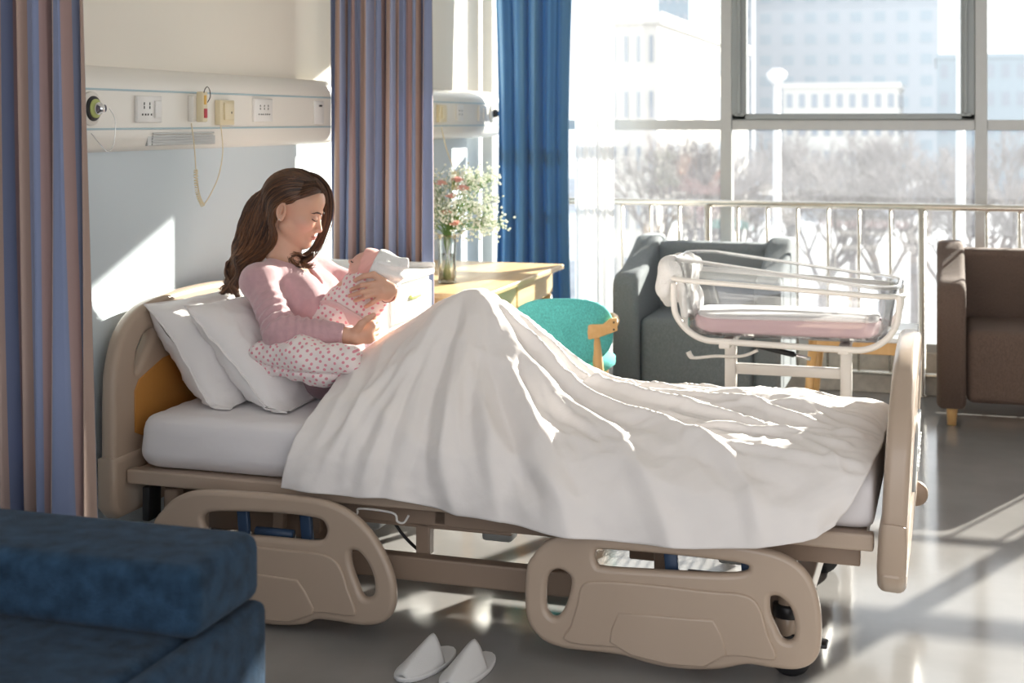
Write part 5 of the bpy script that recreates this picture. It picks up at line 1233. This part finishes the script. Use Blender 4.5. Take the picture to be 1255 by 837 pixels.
h.ell(bl(-0.006, 0, 0.006), (0.062, 0.056, 0.058), BR, 0.0)
h.field(lambda g, x, y, z: np.maximum(g, (((x-BH[0])*bf[0]+(y-BH[1])*bf[1]+(z-BH[2])*bf[2])-0.022-0.15*((x-BH[0])*bu[0]+(z-BH[2])*bu[2]))*0.9))
h.field(lambda g, x, y, z: g-0.0015*np.sin((x-z)*260)*np.exp(-((z-BH[2]-0.02)/0.03)**2))
link('pink_cap', h.mesh(1), M['pink'], baby)
h = SDF((0.50, 0.30, 0.84), (0.84, 0.62, 1.10), 0.0035)
h.ell(bl(-0.034, 0, 0.006), (0.058, 0.060, 0.062), BR, 0.01); h.cap(BH+A_(0.035, 0, 0.0), bp(497, 322, .45), 0.048, 0.014, k=0.03); h.cap(BH+A_(0.05, 0, -0.01), bp(487, 338, .44), 0.042, 0.022, k=0.03); h.cap(BH+A_(0.02, 0.0, -0.03), bp(470, 350, .43), 0.05, 0.045, k=0.03)
def hood(g, x, y, z):
    d = (x-BH[0])*bf[0]+(y-BH[1])*bf[1]+(z-BH[2])*bf[2]
    return np.maximum(g-0.0032*np.sin((z-BH[2])*190+(x-BH[0])*60)*np.clip((x-BH[0])*18, 0, 1), d+0.016)
h.field(hood)
link('white_hood', h.mesh(1), M['dots'] if False else M['towel'], baby)
w_ = SDF((0.33, 0.26, 0.72), (0.78, 0.62, 1.02), 0.0038)
w_.cap(bp(450, 352, .425), bp(420, 374, .42), 0.060, 0.064, k=0.02); w_.cap(bp(420, 374, .42), bp(392, 396, .40), 0.060, 0.054, k=0.02); w_.cap(bp(392, 396, .40), bp(366, 404, .36), 0.050, 0.034, k=0.02); w_.cap(bp(446, 345, .42), bp(434, 346, .425), 0.044, 0.034, k=0.02)
w_.cap(bp(462, 362, .42), bp(446, 388, .40), 0.045, 0.040, k=0.03)
P1 = bp(415, 375, .40)
def wf_(g, x, y, z):
    d = (x-P1[0])*0.62-(z-P1[2])*0.78; 
    g = g-0.0022*np.sin(x*60+z*45)*np.sin(y*40+x*25)
    return g+0.006*np.exp(-(d/0.014)**2)
w_.field(wf_)
link('swaddle', w_.mesh(1), M['dots'], baby)
bd = SDF((0.40, 0.26, 0.74), (0.72, 0.56, 0.98), 0.003)
for k_ in range(5):
    pa = [bp(394+k_*5.0, 371+k_*1.0, .372), bp(408+k_*5.2, 371+k_*3.2, .350), bp(422+k_*5.0, 380+k_*2.8, .345), bp(430+k_*4.6, 396+k_*1.0, .350)]
    pts_ = spline(pa, 4)
    for q0, q1 in zip(pts_, pts_[1:]): bd.cap(q0, q1, 0.0075, k=0.003)
link('knitted_sash', bd.mesh(1), mat('pink_sash', (0.82, 0.56, 0.56), 0.9, bump=0.3, bscale=400, sheen=.3), baby)
# dotted blanket bunched on her lap
q = SDF((0.22, 0.08, 0.60), (0.78, 0.46, 0.86), 0.0042)
q.cap(bp(320, 432, .19), bp(372, 438, .18), 0.034, 0.060, k=0.03); q.cap(bp(372, 438, .18), bp(425, 442, .19), 0.060, 0.048, k=0.03); q.cap(bp(345, 450, .185), bp(395, 458, .185), 0.026, 0.044, k=0.02)
q.cap(bp(311, 436, .20), bp(332, 456, .185), 0.016, 0.018, k=0.012); q.ell(bp(390, 440, .27), (0.15, 0.10, 0.055), k=0.03); q.cap(bp(425, 440, .2), bp(436, 434, .24), 0.035, 0.02, k=0.02)
def bundle(g, x, y, z):
    c = bp(370, 456, .13); L0 = (z-c[2])-0.25*np.sin((x-c[0])*9)*0.05+0.16*(x-c[0])
    g = g+0.010*np.exp(-((L0+0.004)/0.0055)**2)*np.clip((0.27-y)*9, 0, 1)*np.clip((x-0.33)*20, 0, 1)
    L1 = (x-bp(338, 455, .15)[0])*0.8+(z-c[2])*0.6
    g = g+0.009*np.exp(-(L1/0.006)**2)*np.clip((0.25-y)*9, 0, 1)*(z < c[2]+0.02)
    return g-0.004*np.sin(x*45+z*30+1)*np.sin(z*50+y*30)-0.002*np.sin(x*95-z*60)
q.field(bundle)
bl_ = link('dotted_blanket', q.mesh(1), M['dots'], loc=BL, rot=(0, 0, BT)); tag(bl_, "folded white blanket with pink dots bunched under the woman's near forearm", 'blanket')
# ------------------------------------------------------------------ outside
GZ = -6.5
def opx(px, py, Y): return onY(px, py, Y)
M['o_ground'] = mat('pale_pavement', (0.30, 0.31, 0.33), 0.8, noise=0.35, nscale=0.25)
M['o_white'] = mat('pale_render', (0.60, 0.57, 0.52), 0.8); M['o_glass'] = mat('tower_glass', (0.27, 0.34, 0.39), 0.7); M['o_pale'] = mat('pale_facade', (0.36, 0.39, 0.43), 0.8)
M['o_win'] = mat('facade_window', (0.24, 0.28, 0.33), 0.6); M['o_tree'] = mat('bare_twigs', (0.24, 0.22, 0.22), 0.9, noise=0.3, nscale=2); M['o_pole'] = mat('lamp_pole', (0.60, 0.61, 0.60), 0.5)
M['o_car'] = mat('car_white', (0.85, 0.85, 0.87), 0.3, coat=0.5); M['o_car2'] = mat('car_rose', (0.62, 0.36, 0.40), 0.3, coat=0.5)
b_ = bmesh.new(); box2(b_, (-150, 9, GZ-0.3), (200, 400, GZ)); o = struct(new('ground', b_, M['o_ground'], smooth=False))
def building(px0, px1, pytop, Y, depth, m, label, rows, cols, wm=None, inset=0.25, zb=None):
    a, b = opx(px0, pytop, Y), opx(px1, pytop, Y); zt = a.z; W_ = b.x-a.x; H_ = zt-GZ
    o = thing('building', ((a.x+b.x)/2, Y+depth/2, GZ), label, 'building')
    q = bmesh.new(); box2(q, (-W_/2, -depth/2, 0), (W_/2, depth/2, H_)); box2(q, (-W_/2-.2, -depth/2-.2, H_), (W_/2+.2, depth/2+.2, H_+0.5)); new('walls', q, m, o, smooth=False)
    cw, rh = W_/cols, H_/rows
    for r_ in range(rows):
        q = bmesh.new()
        for c_ in range(cols):
            x = -W_/2+cw*(c_+.5); z = rh*(r_+.55); box2(q, (x-cw*inset, -depth/2-0.08, z-rh*.24), (x+cw*inset, -depth/2+0.1, z+rh*.24))
            box2(q, (W_/2-0.1, -depth/2+depth*(c_+.3)/cols, z-rh*.24), (W_/2+0.08, -depth/2+depth*(c_+.7)/cols, z+rh*.24))
        new('window_row', q, wm or M['o_win'], o, smooth=False)
    return o
building(745, 806, 30, 60, 30, M['o_white'], 'white apartment block seen through the left window pane', 5, 4, inset=0.12)
building(806, 845, -120, 130, 20, M['o_glass'], 'pale blue glass tower right of the white apartment block', 14, 4, M['o_pale'])
building(850, 884, -60, 170, 30, M['o_pale'], 'pale grey tower beside the left window mullion', 12, 3)
building(925, 1150, -90, 200, 40, M['o_pale'], 'broad pale office tower filling the middle window', 12, 8, M['o_glass'])
building(960, 1100, 108, 140, 20, M['o_white'], 'low white building in front of the broad office tower', 4, 9)
building(1148, 1300, 72, 150, 30, M['o_glass'], 'pale blue block behind the right window pane', 5, 8)
def lamp_post(px, py, Y, label):
    p = opx(px, py, Y); h = p.z-GZ
    o = thing('street_lamp', (p.x, Y, GZ), label, 'street lamp', 'street lamps outside')
    new('pole', L_([(0.12, 0), (0.10, 1), (0.075, h-0.3)], n=12), M['o_pole'], o)
    q = bmesh.new(); lathe(q, [(0.05, h-0.3), (0.22, h-0.12), (0.24, h), (0.1, h+0.12)], (0, 0, 0), 14); new('lamp_head', q, M['o_pole'], o)
lamp_post(952, 90, 34, 'white street lamp seen through the middle window, the shorter one')
lamp_post(1177, 5, 30, 'white street lamp by the right mullion, the taller one')
rt = random.Random(9)
def bare_tree(x, Y, h, sp, label):
    o = thing('bare_tree', (x, Y, GZ), label, 'tree', 'bare winter trees outside')
    q = bmesh.new(); tube(q, [(0, 0, 0), (0.1, 0, h*.35)], [0.22, 0.15], 8)
    tw_ = bmesh.new()
    def br(p, d, L1, r_, lv):
        e = p+d*L1; tube(q if lv < 2 else tw_, [p, p.lerp(e, .5)+Vector((rt.uniform(-.1, .1), rt.uniform(-.1, .1), 0))*L1*.4, e], [r_, r_*.8, r_*.5], 5 if lv < 2 else 3, cap=False)
        if lv < 4:
            for _ in range(4 if lv < 3 else 5):
                nd = (d+Vector((rt.uniform(-1, 1), rt.uniform(-1, 1), rt.uniform(-.25, .7)))*0.8*sp).normalized(); br(p.lerp(e, rt.uniform(.5, 1)), nd, L1*.68, r_*.55, lv+1)
    for _ in range(4): br(Vector((0.1, 0, h*.33)), Vector((rt.uniform(-.6, .6), rt.uniform(-.6, .6), 1)).normalized(), h*.27, 0.10, 0)
    new('trunk', q, M['o_tree'], o); tag(new('twigs', tw_, M['o_tree'], o), None, kind='stuff')
    return o
tp_ = [bare_tree(0, 50, 8.2, 1.0, 'bare winter tree in the hazy row beyond the window'), bare_tree(4, 50, 7.4, 1.2, 'bare winter tree in the hazy row beyond the window')]
TL = ['in front of the white apartment block', 'between the white block and the first mullion', 'directly behind the first mullion', 'just left of the shorter street lamp', 'just right of the shorter street lamp', 'below the left half of the low white building', 'below the middle of the low white building', 'below the right end of the low white building', 'left of the taller street lamp', 'behind the taller street lamp', 'in the right window pane beside the mullion', 'at the far right edge of the window']
for i, (px, Y) in enumerate([(800, 46), (838, 52), (870, 44), (925, 47), (968, 55), (1005, 46), (1045, 52), (1085, 47), (1122, 55), (1160, 46), (1215, 50), (1245, 44)]):
    o = tp_[i] if i < 2 else copy_tree(tp_[i % 2]); p = opx(px, 200, Y); o.location = (p.x, Y, GZ); o.rotation_euler = (0, 0, i*1.3); o['label'] = 'bare winter tree outside, '+TL[i]
def car(px, py, Y, m, label):
    p = opx(px, py, Y); o = thing('parked_car', (p.x, Y, GZ), label, 'car', 'parked cars outside', rz=rt.uniform(-.1, .1))
    me = outline_mesh([[(-2.1, .35), (-2.15, .8), (-1.9, .95), (-1.2, 1.02), (-.6, 1.45), (.7, 1.45), (1.3, 1.0), (2.0, .88), (2.15, .6), (2.1, .35)]], 1.7, 0.12); q = link('car_body', me, m, o, auto=50); q.rotation_euler = (PI/2, 0, 0)
    me = outline_mesh([[(-1.05, 1.02), (-.55, 1.38), (.62, 1.38), (1.1, 1.02)]], 1.74, 0.02); q = link('car_windows', me, M['o_win'], o); q.rotation_euler = (PI/2, 0, 0)
    for x_ in (-1.35, 1.35):
        for y_ in (-.78, .78): new('wheel', L_([(0.28, -.1), (0.33, -.06), (0.33, .06), (0.28, .1)], (x_, y_, .33), 18, 'y'), M['black'], o)
for px, Y, m_, lb in ((838, 30, M['o_car2'], 'rose coloured parked car outside, left of the first mullion'), (905, 33, M['o_car'], 'white parked car outside, just right of the first mullion'), (990, 31, M['o_car'], 'white parked car outside below the shorter street lamp'),
                      (1080, 34, M['o_car2'], 'rose coloured parked car outside behind the bassinet end'), (1145, 29, M['o_car'], 'white parked car outside near the brown armchair')): car(px, 300, Y, m_, lb)
